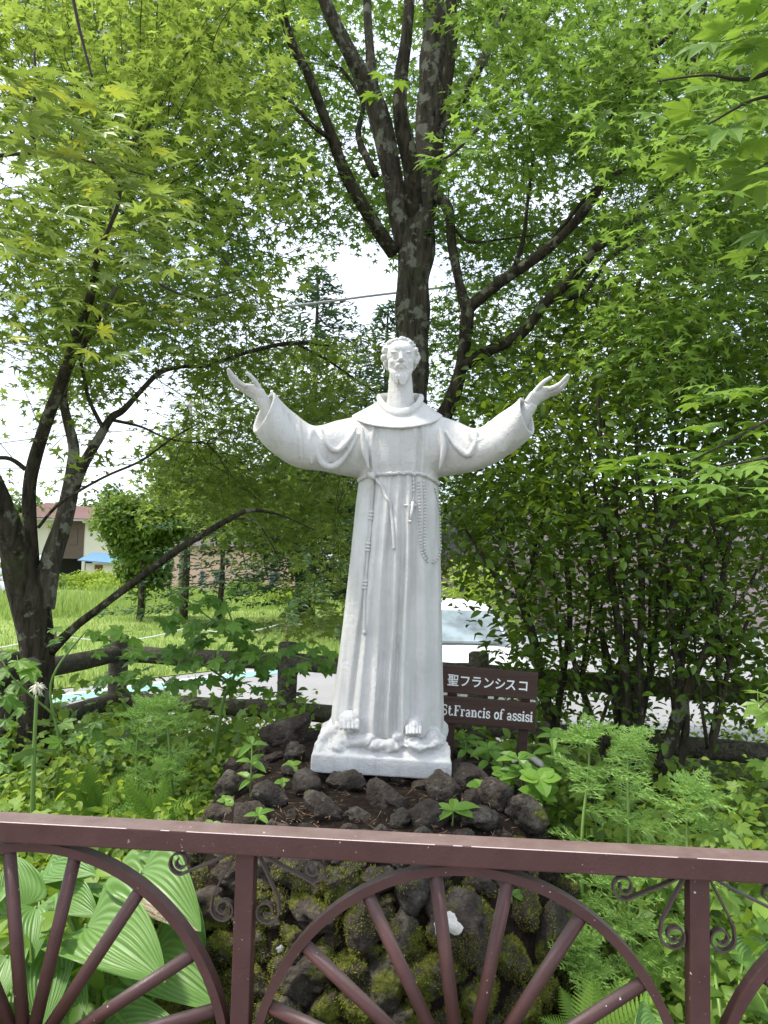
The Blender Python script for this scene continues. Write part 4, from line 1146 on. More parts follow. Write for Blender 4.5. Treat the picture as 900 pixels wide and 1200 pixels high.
limb_part(ltree, 'limb', [(268,608,4.6,3.0),(300,612,4.6,2.3),(325,650,4.65,1.5)], M['bark_dark'], 6, .1, 12, nodesL)
limb_part(ltree, 'limb', [(45,618,4.9,3.8),(70,590,4.85,3.8),(120,560,4.8,3.0),(165,540,4.8,3.0),(200,515,4.9,2.3),(235,495,5.0,1.5)], M['bark_dark'], 7, .1, 24, nodesL)
limb_part(ltree, 'limb', [(120,500,5.0,5.3),(105,470,4.95,4.6),(98,440,4.9,3.8),(90,400,4.8,3.8)], M['bark_dark'], 7, .1, 14, nodesL)
limb_part(ltree, 'limb', [(130,492,5.05,4.6),(165,500,5.1,3.0),(200,515,5.2,2.3),(250,520,5.4,1.5)], M['bark_dark'], 7, .1, 14, nodesL)
limb_part(ltree, 'limb', [(30,550,5.0,6.1),(10,537,4.95,5.3),(-20,538,4.9,4.6)], M['bark_dark'], 7, .1, 10, nodesL)
C2, (v, f) = sprays([(-220,120,260,560,4.2,6.5,120),(60,300,330,450,4.6,7.0,130),(190,420,400,600,5.6,8.5,200),(230,410,560,690,5.5,8.5,85),(300,415,680,735,5.6,8.0,26),(-150,60,540,660,5.2,7.5,22),(-200,320,-60,330,3.6,5.5,230)], 1, HOLES_L, leaf=(.036, .074), seed=12)
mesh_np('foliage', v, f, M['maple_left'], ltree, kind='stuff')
v, f = twigs(C2, nodesL, .8, .0035, 1, 6); mesh_np('twigs', v, f, M['twig'], ltree, kind='stuff')

# ================================================================== NEAR OVERHANGING MAPLE BRANCHES (each leaf a part)
def tpl_mesh(name, tpl, mat, petiole=0.0):
    v, f = tpl
    mb = MB(); mb.add([tuple(x) for x in v], [tuple(x) for x in f])
    if petiole: mb.tube([(0, 0, -.01), (0, -petiole * .5, .0), (0, -petiole, .05)], .018, 3, False)
    me = mb.mesh(name); me.materials.append(mat); return me
def near_branch(name, label, stems, spots, mesh, size, seed, tilt=.3, dn=.3, group=None, tipdir=(-.6, 0, -.25), stemmat=None):
    """stems: pixel polylines; spots: (px0,px1,py0,py1,d0,d1,count)"""
    g = np.random.default_rng(seed)
    q = stems[0][0]
    root = thing(name, P(q[0], q[1], q[2]), label, 'maple branch', group)
    for s_ in stems:
        mb = MB(); limb(mb, s_, None, 7, .05); mb.build('twig', stemmat or M['twig'], root, True)
    for x0, x1, y0, y1, d0, d1, cnt in spots:
        for _ in range(cnt):
            # leaves in pairs along the layer
            p = P(g.uniform(x0, x1), g.uniform(y0, y1), g.uniform(d0, d1))
            n = np.array([[g.normal(0, tilt), g.normal(-dn, tilt), 1.0]]); az = np.array([[tipdir[0] + g.normal(0, .6), tipdir[1] + g.normal(0, .6), tipdir[2]]])
            Rm = frames(n, az)[0]; sc = g.uniform(*size)
            obj_M('leaf', mesh, Matrix.Translation(p) @ Matrix(Rm.tolist()).to_4x4() @ Matrix.Scale(sc, 4), root)
    return root
near_r = [tpl_mesh('leaf', MAPLE_NEAR, M['maple_near'], .8)]
near_l = [tpl_mesh('leaf', MAPLE_SLIM, M['maple_near_left'], .7)]
near_branch('maple_branch', 'leafy maple branch with large bright drooping leaves reaching in high overhead', [[(960,60,1.75,8),(880,92,1.75,5),(830,88,1.75,3),(770,95,1.75,2)],[(960,110,1.7,6),(890,115,1.7,4),(840,140,1.7,2.5),(800,165,1.7,1.5)],[(980,170,1.6,5),(900,190,1.65,3),(850,240,1.65,2)]],
    [(775,840,85,110,1.7,1.85,4),(770,830,130,150,1.65,1.75,3),(800,860,150,200,1.6,1.75,6),(830,960,-20,60,1.5,1.9,26),(850,960,90,240,1.5,1.8,22),(860,960,200,330,1.7,2.1,10),(900,1060,-100,320,1.4,2.0,20)], near_r[0], (.068, .092), 21, .32, .35)
near_branch('maple_branch', 'green maple spray hanging level over the dark shrub', [[(980,450,2.5,6),(900,492,2.5,4),(850,520,2.5,3),(800,545,2.5,2)],[(980,520,2.4,5),(880,540,2.4,3),(780,560,2.4,1.5)]],
    [(715,800,530,560,2.35,2.5,12),(760,900,545,585,2.25,2.45,22),(790,940,495,545,2.45,2.7,26),(800,960,450,475,2.5,2.8,16),(860,960,570,610,2.2,2.5,8)], near_r[0], (.060, .085), 22, .16, .12)
near_branch('maple_branch', 'few broad maple leaves drooping low beside the lower log rail', [[(980,760,1.9,5),(920,800,1.9,3),(890,830,1.9,2)]],
    [(868,930,800,860,1.8,2.0,7)], near_r[0], (.055, .075), 23, .25, .5)
near_branch('maple_branch', 'small maple spray hanging in front of the lichen-spotted trunk', [[(560,150,3.8,5),(530,180,3.8,4),(505,192,3.8,2)]],
    [(485,545,180,212,3.7,3.9,12),(540,570,155,190,3.7,3.95,6),(430,470,85,115,4.0,4.2,5)], near_r[0], (.065, .09), 24, .22, .3)
near_branch('maple_branch', 'pale fine-leaved maple branch with yellowing tips overhanging from beside the forked trunk', [[(-60,190,2.7,7),(0,182,2.7,5),(50,180,2.7,4),(110,190,2.75,3),(170,205,2.8,2)],[(40,180,2.7,6),(38,140,2.65,6),(42,100,2.6,4),(40,60,2.6,3)],[(110,190,2.75,4),(140,220,2.8,4),(130,262,2.8,5),(110,300,2.9,5)],[(70,-90,2.9,5),(90,20,2.9,4),(108,90,2.9,2.5)]],
    [(-60,60,80,170,2.2,2.6,62),(40,150,95,190,2.3,2.7,56),(90,215,150,230,2.5,2.9,42),(-20,130,190,300,2.7,3.3,50),(100,225,220,330,2.7,3.2,46),(0,150,290,420,2.9,3.5,40)], near_l[0], (.060, .084), 25, .30, .25, tipdir=(.5, -.2, -.4))
near_branch('maple_branch', 'pale maple spray drooping near the grey cable', [[(260,300,4.2,3),(290,335,4.2,2),(330,350,4.2,1.5)],[(180,330,3.6,4),(230,350,3.6,2.5),(280,340,3.7,1.5)]],
    [(255,330,320,365,4.0,4.4,26),(170,260,310,380,3.4,3.8,36),(130,240,360,420,3.4,3.9,26)], near_l[0], (.048, .062), 26, .3, .25, tipdir=(.5, -.2, -.4))

# ================================================================== DARK SHRUB ON THE RIGHT
shrub = thing('dark_shrub', P(742, 935, 4.7), 'dense dark shrub with a fan of thin bare stems beside the sign', 'shrub')
nodesS = []
gS = np.random.default_rng(31)
stems = [[(742,940,4.7,18),(738,850,4.7,14),(728,760,4.7,10),(715,660,4.7,8),(708,560,4.7,6),(700,460,4.7,4)],
 [(745,930,4.65,14),(748,840,4.65,12),(750,760,4.65,9),(752,680,4.65,8),(748,590,4.65,6),(745,500,4.7,4)],
 [(735,930,4.75,12),(722,830,4.8,10),(705,740,4.8,8),(690,660,4.8,6),(680,560,4.8,4)],
 [(765,930,4.6,14),(790,860,4.6,12),(810,800,4.55,11),(835,740,4.5,8),(850,660,4.5,6),(870,570,4.5,4)],
 [(780,935,4.6,12),(800,880,4.6,11),(803,820,4.6,9),(790,760,4.6,8),(785,690,4.6,7),(770,610,4.6,5),(765,520,4.6,3)],
 [(770,900,4.6,10),(790,840,4.6,9),(800,770,4.6,8),(808,700,4.6,7),(805,620,4.6,5)],
 [(790,935,4.5,10),(830,880,4.5,9),(845,830,4.5,7),(855,780,4.5,5),(880,720,4.5,4)],
 [(650,900,5.0,14),(640,820,5.0,13),(625,750,5.0,11),(610,700,5.0,9),(595,650,5.0,7),(580,600,5.0,5)],
 [(650,860,5.0,9),(660,790,5.0,8),(668,720,5.0,7),(664,650,5.0,6),(670,560,5.0,4)],
 [(720,930,4.8,9),(700,860,4.85,8),(680,800,4.9,7),(660,730,4.95,5)],
 [(730,900,4.7,9),(733,800,4.7,8),(735,700,4.7,7),(722,600,4.7,5),(725,520,4.7,4)],
 [(740,900,4.7,8),(760,800,4.75,7),(772,700,4.8,6),(790,600,4.8,5),(800,520,4.8,3)],
 [(610,700,5.0,6),(590,690,5.0,5),(565,650,5.0,4),(545,620,5.0,3)],[(752,680,4.65,5),(775,640,4.6,4),(800,600,4.6,3)],[(835,740,4.5,5),(870,700,4.4,4),(900,640,4.4,3)],[(808,700,4.6,5),(835,650,4.6,4),(860,600,4.6,3)]]
for s_ in stems: limb_part(shrub, 'stem', s_, M['bark_dark'], 8, .12, 26, nodesS)
for _ in range(26):
    s_ = stems[int(gS.integers(0, 12))]; k = int(gS.integers(1, len(s_) - 1)); q = s_[k]
    x, y = q[0], q[1]; dx = gS.uniform(-45, 45)
    limb_part(shrub, 'stem', [(x, y, q[2], 5), (x + dx * .5, y - 60, q[2] + gS.uniform(-.1, .1), 4), (x + dx, y - 140, q[2] + gS.uniform(-.25, .25), 2)], M['bark_dark'], 5, .1, 8, nodesS)
HOLES_S = [(800,850,55,50),(590,790,24,14),(555,735,46,55),(700,870,26,20),(865,850,70,26),(720,505,15,14),(765,740,22,16),(860,700,20,12)]
C3, (v, f) = sprays([(640,960,330,480,4.6,6.5,120),(560,960,440,640,4.3,6.2,300),(545,950,620,760,4.3,5.8,170),(600,930,740,835,4.4,5.4,80),(500,640,560,660,5.5,7.0,50)], 1, HOLES_S, leaf=(.05, .078), tpl=OVATE, r=(.16, .34), flat=.5, tilt=.55, seed=13, nl=(22, 42))
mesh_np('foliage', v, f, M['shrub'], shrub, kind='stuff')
v, f = twigs(C3, nodesS, .6, .003, 2, 8); mesh_np('twigs', v, f, M['twig'], shrub, kind='stuff')

# ================================================================== LOG FENCE
lf = thing('log_fence', P(335, 860, 6.0), 'dark round-log fence of two rails behind the statue', 'fence')
LP = [P(-95,850,4.1), P(5,830,5.0), P(136,830,6.3), P(335,850,6.0), P(560,850,5.6), P(735,860,5.2), P(985,860,4.8)]
LP = [Vector((q.x, q.y, gz(q.x, q.y))) for q in LP]
log_r = .072
for q in LP:
    pts = [q + Vector((0, 0, z)) for z in np.linspace(-.1, .93, 14)] + [q + Vector((0, 0, .945))]
    MB().tube(pts, [log_r * 1.05] * 14 + [log_r * .8], 16, True, .12).build('post', M['logs'], lf, True)
for i in range(len(LP) - 1):
    for h in (.795, .42):
        pts = [LP[i].lerp(LP[i + 1], k / 24) + Vector((0, 0, h - .01 * math.sin(k / 24 * math.pi))) for k in range(25)]
        MB().tube(pts, log_r * .95, 14, True, .12).build('rail', M['logs'], lf, True)

# ================================================================== HOSTAS
def hosta_mesh(seed, blight=None):
    """heart-shaped ribbed leaf, unit length, base notch at origin, tip towards +Y"""
    g = np.random.default_rng(seed); nu, nv = 64, 24; V, rib, bl = [], [], []
    ph = g.uniform(0, 6)
    for i in range(nu + 1):          # across
        s_ = -1 + 2 * i / nu
        for j in range(nv + 1):      # along
            t_ = j / nv
            sn = math.sin(math.pi * t_)
            x = s_ * .50 * math.sin(math.pi * t_ ** .78) ** .92 if 0 < t_ < 1 else 0.0
            y = t_ - .62 * abs(s_) ** 1.7 * sn * (1 - t_)
            k = abs(s_) ** .9
            r_ = math.cos(k * 13 * math.pi) * .5 + .5
            fade = min(1, t_ * 7) * min(1, (1 - t_) * 4)
            z = .17 * abs(s_) ** 1.6 * sn - .26 * (t_ - .35) ** 2 + .017 * r_ * fade * sn + .03 * math.sin(t_ * 9 + s_ * 5 + ph) * abs(s_) * sn
            if abs(s_) < .05: z -= .012 * fade
            V.append((x, y, z)); rib.append(r_ * fade)
            b = 0.0
            if blight: b = 1.0 if (((s_ - blight[0]) / blight[2]) ** 2 + ((t_ - blight[1]) / blight[3]) ** 2 < 1 + .5 * mnoise.noise(Vector((s_ * 4, t_ * 6, 0)))) else 0.0
            bl.append(b)
    Fc = [(i * (nv + 1) + j, (i + 1) * (nv + 1) + j, (i + 1) * (nv + 1) + j + 1, i * (nv + 1) + j + 1) for i in range(nu) for j in range(nv)]
    me = bpy.data.meshes.new('leaf'); me.from_pydata(V, [], Fc); me.update()
    for nm, d in (('rib', rib), ('blight', bl)):
        a = me.attributes.new(nm, 'FLOAT', 'POINT'); a.data.foreach_set('value', np.array(d, np.float32))
    me.polygons.foreach_set('use_smooth', np.ones(len(me.polygons), bool)); me.materials.append(M['hosta']); return me
hm = [hosta_mesh(k) for k in range(3)]; hm_b = hosta_mesh(9, (.55, .72, .42, .26))
def hosta(label, root_px, leaves, group=None):
    """leaves: (base px, base py, tip px, tip py, base depth, tip depth, width factor, roll, mesh)"""
    b = P(root_px[0], root_px[1], root_px[2]); b.z = 0.0
    root = thing('hosta_plant', b, label, 'hosta', group)
    for bx, by, tx, ty, d0, d1, wf, roll, me in leaves:
        A, B = P(bx, by, d0), P(tx, ty, d1); y = B - A; L_ = y.length; y.normalize()
        n = Vector((0, -.55, .85)); n = (n - y * n.dot(y)).normalized(); n = Matrix.Rotation(roll, 3, y) @ n
        x = y.cross(n); Rm = Matrix((x, y, n)).transposed()
        obj_M('leaf', me, Matrix.Translation(A) @ Rm.to_4x4() @ Matrix.Diagonal((L_ * wf * .78, L_, L_, 1)), root)
        MB().tube([b + Vector((0, 0, -.02)), b.lerp(A, .5) + Vector((0, .02, .06)), A], [.007, .006, .004], 6).build('stalk', M['stem'], root, True)
hosta('large hosta with broad ribbed leaves, one tip browned, growing against the rocks', (120,1230,2.35), [
 (100,1083,190,1140,2.35,2.15,1.0,.0,hm[0]), (165,1020,232,1084,2.50,2.30,.95,.15,hm_b), (128,1030,178,1075,2.6,2.4,.92,-.1,hm[1]),
 (60,1150,96,1215,2.3,2.1,.95,.1,hm[1]), (150,1150,170,1215,2.3,2.15,.95,.2,hm[0]), (130,1060,92,1045,2.5,2.5,.9,.0,hm[2]), (205,1060,240,1110,2.45,2.35,.9,.1,hm[0]), (195,1010,160,1000,2.6,2.6,.9,0,hm[1]), (178,1120,262,1178,2.35,2.2,.95,.1,hm[2]), (120,1210,205,1200,2.2,2.1,.9,.0,hm[1]), (60,1012,108,1020,2.6,2.5,1.1,.2,hm[2]), (105,1130,80,1185,2.4,2.25,1.0,.0,hm[0])])
hosta('hosta with pale upright leaves beside the tall flower stem', (25,1230,2.3), [
 (42,1062,34,1128,2.35,2.2,1.0,.0,hm[1]), (28,1060,14,1000,2.4,2.5,1.05,.0,hm[0]), (62,1112,48,1205,2.3,2.1,.92,-.1,hm[2]), (8,1120,-20,1200,2.25,2.1,1.1,.1,hm[0]),
 (30,1180,60,1230,2.2,2.1,.95,0,hm[2]), (5,1040,-25,1075,2.4,2.3,.95,0,hm[1]), (50,1020,75,1040,2.6,2.5,.9,0,hm[1]), (20,1140,10,1210,2.35,2.2,1.0,0,hm[1]), (75,1050,112,1070,2.5,2.4,1.0,.2,hm[0])])
hosta('small hosta tucked at the foot of the right railing post', (860,1240,2.2), [
 (770,1195,745,1230,2.2,2.1,1.0,0,hm[0]), (750,1180,790,1200,2.4,2.3,1.0,0,hm[1]), (862,1165,905,1195,2.3,2.2,1.0,0,hm[2]), (870,1130,900,1100,2.4,2.5,1.0,0,hm[0]), (835,1120,812,1100,2.5,2.5,1.2,0,hm[1])])

# ================================================================== SAPLINGS WITH LOBED LEAVES
LOBED = maple_tpl([(-95, .55), (-45, .82), (0, 1.0), (45, .82), (95, .55)], .52, .22, True, .26)
lob_me = tpl_mesh('leaf', LOBED, M['sapling'], .5)
ovo_me = tpl_mesh('leaf', ROUND, M['weed_o'], .15); ovs_me = tpl_mesh('leaf', ovate_tpl(.42, .10, .3), M['weed_o'], .1)
def sapling(label, stems, zones, me, size, seed, name='sapling', cat='sapling', droop=-.5, mat='stem', face=-.5):
    g = np.random.default_rng(seed); q = stems[0][0]; b = P(q[0], q[1], q[2])
    root = thing(name, b, label, cat)
    for s_ in stems:
        mb = MB(); limb(mb, s_, None, 6, 0); mb.build('stem', M[mat], root, True)
    for x0, x1, y0, y1, d0, d1, cnt in zones:
        for _ in range(cnt):
            p = P(g.uniform(x0, x1), g.uniform(y0, y1), g.uniform(d0, d1))
            n = np.array([[g.normal(0, .35), g.normal(face, .3), 1.0]]); az = np.array([[g.normal(0, 1), g.normal(-.3, .5), droop]])
            obj_M('leaf', me, Matrix.Translation(p) @ Matrix(frames(n, az)[0].tolist()).to_4x4() @ Matrix.Scale(g.uniform(*size), 4), root)
sapling('lobed-leaf sapling spreading over the log fence', [[(250,900,4.4,5),(262,820,4.4,4),(285,760,4.4,3),(240,720,4.3,2),(200,690,4.2,2)],[(275,790,4.4,3),(320,765,4.4,2.5),(385,780,4.4,1.5)],[(270,800,4.4,3),(220,770,4.3,2.5),(160,765,4.2,1.5)],[(285,765,4.4,3),(262,700,4.3,2)]],
  [(185,275,690,745,4.1,4.4,30),(225,300,725,760,4.2,4.5,22),(150,300,755,800,4.1,4.5,46),(290,395,755,790,4.2,4.5,32),(250,330,790,815,4.2,4.5,12),(160,210,800,845,4.2,4.4,10)], lob_me, (.055, .095), 41)
sapling('lobed-leaf sapling in front of the forked maple trunk', [[(60,960,4.0,5),(70,880,4.0,4),(60,800,4.0,3),(100,740,4.0,2)],[(66,840,4.0,3),(20,800,3.9,2),(0,770,3.9,2)]],
  [(-20,40,760,860,3.7,4.1,22),(60,160,735,770,3.9,4.2,14),(60,140,840,890,3.8,4.1,14),(120,165,765,800,3.9,4.1,8),(-20,50,860,930,3.7,4.0,14)], lob_me, (.06, .10), 42)

# tall stem with a shaggy cream flower
fl = thing('cream_flower', P(37, 985, 3.3), 'tall single green stem with a shaggy cream flower head', 'flower')
mb = MB(); limb(mb, [(36,1010,3.3,6),(38,950,3.3,6),(40,880,3.3,5),(43,815,3.3,4)], None, 8, 0); mb.build('stem', M['stem'], fl, True)
g = np.random.default_rng(5); fc = P(44, 806, 3.3); mb = MB()
for k in range(90):
    d = Vector(g.normal(0, 1, 3)); d.z = d.z * .8 + .2; d.normalize(); L_ = g.uniform(.02, .042)
    mb.tube([fc, fc + d * L_ * .6 + Vector((0, 0, .003)), fc + d * L_ + Vector((0, 0, -.006))], [.0016, .0022, .0006], 3, False)
mb.build('flower_head', M['flower'], fl)
MB().tube([P(41, 880, 3.3), P(30, 882, 3.25), P(15, 890, 3.2)], 0, flat=(.001, .03, UP)).build('leaf', M['stem'], fl)

# ================================================================== SPROUTS ON THE MOUND
def sprout(label, px, py, d, n, size, h, seed, me=None, whorl=1):
    g = np.random.default_rng(seed); hit, nn = cast(px, py, bvh_mound)
    b = hit if hit is not None else P(px, py, d)
    root = thing('sprout', b, label, 'sprout', None)
    tp = b + Vector((g.normal(0, .01), g.normal(0, .01), h))
    MB().tube([b - Vector((0, 0, .03)), b.lerp(tp, .5), tp], [.0035, .003, .002], 6).build('stem', M['stem'], root, True)
    for w in range(whorl):
        c = b.lerp(tp, (w + 1) / whorl)
        for k in range(n):
            a = 2 * math.pi * k / n + g.uniform(0, .7) + w * .8
            az = np.array([[math.cos(a), math.sin(a) * .8, .35]]); nv_ = np.array([[-math.cos(a) * .3, -.55, 1.0]])
            obj_M('leaf', me or ovs_me, Matrix.Translation(c) @ Matrix(frames(nv_, az)[0].tolist()).to_4x4() @ Matrix.Scale(size * g.uniform(.8, 1.15), 4), root)
sprout('bright five-leaved sprout among the rocks in front of the plinth', 530, 968, 2.8, 5, .085, .05, 1)
sprout('upright leafy sprout between the rocks left of the plinth', 293, 935, 3.0, 3, .07, .20, 2, None, 3)
sprout('white-budded sprout standing behind the railing', 297, 970, 2.8, 4, .06, .05, 3)
sprout('small round-leaved weed against the plinth front', 418, 905, 3.0, 5, .035, .02, 4, ovo_me)
sprout('thin weed leaning on the plinth corner', 500, 912, 3.0, 4, .045, .05, 5, ovo_me, 2)
sprout('tiny sprout under the cut rock face', 365, 950, 2.8, 4, .03, .02, 6, ovo_me)
sprout('lush broad-leaved weed by the sign post', 572, 905, 3.2, 5, .085, .10, 7, ovs_me, 2)
sprout('broad-leaved weed at the mound edge below the sign', 612, 925, 3.1, 5, .09, .12, 8, ovs_me, 2)
sprout('broad-leaved weed spilling over the right rocks', 635, 950, 3.0, 5, .08, .12, 9, ovo_me, 2)
sprout('leafy weed leaning against the sign post foot', 545, 890, 3.3, 5, .075, .09, 21, ovs_me, 2)
sprout('round-leaved weed between the broad-leaved weeds', 592, 930, 3.1, 5, .055, .08, 22, ovo_me, 2)
sprout('tall leafy weed beside the bleached branch', 645, 915, 3.2, 5, .08, .18, 23, ovs_me, 3)
sprout('weed with cupped leaves below the rail line of rocks', 618, 965, 2.9, 5, .05, .06, 24, ovo_me, 2)
sprout('small weed in the joint left of the plinth', 330, 925, 3.0, 4, .032, .03, 25, ovo_me)
sprout('small weed under the left mound boulders', 255, 975, 2.8, 4, .04, .03, 26, ovo_me)
sprout('little weed on bare soil beside the plinth', 565, 932, 3.0, 4, .05, .04, 10, ovo_me)
sprout('clover-like weed in the rock joint', 308, 1040, 2.6, 4, .04, .05, 11, ovo_me, 2)
sprout('pale sprout rooted in the bright moss', 600, 1060, 2.6, 4, .05, .03, 12)
sprout('low sprout at the left foot of the mound', 260, 945, 2.9, 4, .04, .03, 13, ovo_me)
sprout('round-leaved sprout near the dark tilted rock', 340, 905, 3.0, 4, .04, .03, 14, ovo_me)

# ================================================================== FERNS
def frond_tpl(npin=18, w=.34):
    v, f = [], []
    def add(a): v.append(a); return len(v) - 1
    for sg in (-1, 1):
        for i in range(npin):
            t_ = .06 + .92 * i / npin; L_ = w * math.sin(math.pi * min(1, t_ * .80 + .22)) ** .9 * (1 - t_ * .25); z0 = -.35 * t_ * t_
            base = np.array([0, t_, z0]); d = np.array([sg * .92, .38, -.05])
            hw = .5 / npin
            nseg = 5; pr = None
            for k in range(nseg + 1):
                u_ = k / nseg; c = base + d * L_ * u_ + np.array([0, 0, -.10 * u_ * u_])
                ww = hw * (1 - u_ ** 1.6) * 1.0 + .002
                a, b = add(tuple(c + [0, ww * 1.0, .0])), add(tuple(c - [0, ww, .0]))
                if pr: f.extend([(pr[0], pr[1], b), (pr[0], b, a)])
                if k < nseg:
                    m_ = add(tuple(c + d * L_ / nseg * .6 + np.array([0, hw * (1.55 - u_ * 1.4), .01]))); f.append((a, m_, add(tuple(c + d * L_ / nseg + np.array([0, ww * .7, 0])))))
                    m_ = add(tuple(c + d * L_ / nseg * .6 - np.array([0, hw * (1.55 - u_ * 1.4), -.01]))); f.append((b, add(tuple(c + d * L_ / nseg - np.array([0, ww * .7, 0]))), m_))
                pr = (a, b)
    return np.array(v), np.array(f)
fr_me = tpl_mesh('frond', frond_tpl(), M['fern']); fr_me2 = tpl_mesh('frond', frond_tpl(14, .26), M['fern'])
def fern(label, px, py, d, fr, seed):
    root = thing('fern', P(px, py, d), label, 'fern', None); b = P(px, py, d)
    for tx, ty, td, wf in fr:
        B = P(tx, ty, td); y = B - b; L_ = y.length; y.normalize(); n = Vector((0, -.75, .65)); n = (n - y * n.dot(y)).normalized(); x = y.cross(n)
        Rm = Matrix((x, y, n)).transposed(); obj_M('frond', fr_me if seed % 2 else fr_me2, Matrix.Translation(b) @ Rm.to_4x4() @ Matrix.Diagonal((L_ * wf, L_, L_, 1)), root)
        MB().tube([b, b.lerp(B, .5) + n * (-.0875 * L_ + .0), b.lerp(B, .95) - n * .31 * L_], [.003, .0022, .001], 5).build('rachis', M['stem'], root, True)
fern('yellow-green fern spreading low between the spokes at the rock foot', 362, 1205, 2.35, [(362,1140,2.3,1.1),(325,1175,2.3,1.0),(402,1178,2.3,1.0),(330,1150,2.4,.9),(395,1150,2.4,.9),(345,1215,2.15,.9)], 1)
fern('small curled fern hanging from the mossy rocks', 362, 1115, 2.55, [(400,1082,2.5,.9),(392,1100,2.5,.8)], 2)
fern('large fern fanned out under the feathery plants', 690, 1225, 2.3, [(700,1130,2.4,1.0),(770,1170,2.25,1.0),(640,1190,2.3,.9),(745,1140,2.4,.9),(660,1150,2.4,.9)], 3)
fern('fern leaning out of the rocks over the spoke', 640, 1100, 2.6, [(712,1140,2.5,.9),(690,1060,2.6,.9),(720,1090,2.55,.8)], 4)
fern('fern under the hosta leaves', 105, 1230, 2.5, [(100,1160,2.5,1),(150,1180,2.4,1),(70,1190,2.4,1)], 5)
fern('fern beside the railing post foot', 235, 1225, 2.4, [(225,1180,2.4,1),(250,1185,2.4,1),(200,1200,2.35,1)], 6)
fern('fern clump in front of the forked maple trunk', 115, 955, 3.7, [(75,905,3.6,.9),(100,895,3.7,.9),(150,900,3.6,.9),(170,930,3.5,.9),(60,935,3.5,.9)], 7)
fern('fern clump left of the rock mound', 185, 965, 3.4, [(150,915,3.3,.9),(190,905,3.4,.9),(225,925,3.3,.9),(140,950,3.2,.9)], 8)

# ================================================================== FEATHERY PLANTS
def feather_leaf(g, b, direc, L_, V):
    """thread-like, three times divided leaf"""
    direc = direc / np.linalg.norm(direc)
    side = np.cross(direc, [0, 0, 1.0]); side /= max(np.linalg.norm(side), 1e-6); up = np.cross(side, direc)
    def strip(a, c, w):
        s_ = np.cross(c - a, [.2, -1, .3]); s_ /= max(np.linalg.norm(s_), 1e-6); V.extend([a - s_ * w, a + s_ * w, c])
    nn_ = 8
    for i in range(nn_):
        t_ = .12 + .86 * i / nn_; p = b + direc * L_ * t_ - np.array([0, 0, .25 * L_ * t_ * t_]); l1 = L_ * .42 * (1 - t_ * .75)
        for sg in (-1, 1):
            d1 = direc * .55 + side * sg * .8 + up * g.normal(0, .35); d1 /= np.linalg.norm(d1); e = p + d1 * l1; strip(p, e, .0022)
            for k in range(3):
                q = p + d1 * l1 * (.3 + .25 * k); l2 = l1 * .5 * (1 - .14 * k)
                for s2 in (-1, 1):
                    d2 = d1 * .7 + np.cross(d1, up) * s2 * .7 + up * g.normal(0, .3); strip(q, q + d2 * l2, .0020)
    strip(b, b + direc * L_ - np.array([0, 0, .25 * L_]), .0016)
def feathery(label, stem, n, L_, seed):
    g = np.random.default_rng(seed); A = spline(stem, 30); b = P(*stem[0][:3])
    root = thing('feathery_plant', b, label, 'feathery plant', None)
    mb = MB(); limb(mb, stem, None, 7, 0); mb.build('stem', M['stem'], root, True); V = []
    for i in range(n):
        q = A[int(g.uniform(4, 29.9))]; p = np.array(P(*q[:3])); a = g.uniform(0, 6.28)
        feather_leaf(g, p, np.array([math.cos(a), math.sin(a) * .8 - .2, g.uniform(.0, .8)]), L_ * g.uniform(.7, 1.2), V)
    for i in range(10):
        p = np.array(P(*A[-1][:3])); a = i * .63; feather_leaf(g, p, np.array([math.cos(a), math.sin(a), g.uniform(.1, 1.6)]), L_ * g.uniform(.5, .95), V)
    mesh_np('foliage', np.array(V), np.arange(len(V)).reshape(-1, 3), M['feather'], root, kind='stuff')
feathery('feathery plant, tallest of its clump, next to the broad-leaved weeds', [(683,1200,2.75,5),(682,1080,2.8,5),(682,980,2.85,4),(690,900,2.9,3),(688,868,2.9,2)], 22, .17, 1)
feathery('feathery plant with a drooping head in front of the dark shrub', [(740,1200,2.8,5),(738,1050,2.8,5),(736,940,2.85,4),(735,880,2.9,2)], 22, .18, 2)
feathery('feathery plant leaning right towards the lower log rail', [(800,1200,2.7,5),(806,1060,2.7,4),(805,960,2.75,3),(812,930,2.75,2)], 22, .16, 3)
feathery('short feathery plant low behind the half-wheel arch', [(760,1200,2.6,4),(740,1100,2.6,3),(725,1040,2.6,2)], 18, .16, 4)
feathery('short feathery plant with pale threads at the rock foot', [(700,1220,2.5,4),(690,1150,2.5,3),(680,1110,2.5,2)], 26, .12, 5)
feathery('wispy feathery plant in the weeds left of the mound', [(205,960,3.5,4),(200,900,3.5,3),(195,830,3.5,2)], 26, .15, 6)
feathery('wispy feathery plant beside the lobed sapling', [(165,960,3.6,4),(160,880,3.6,3),(170,835,3.6,2)], 22, .15, 7)

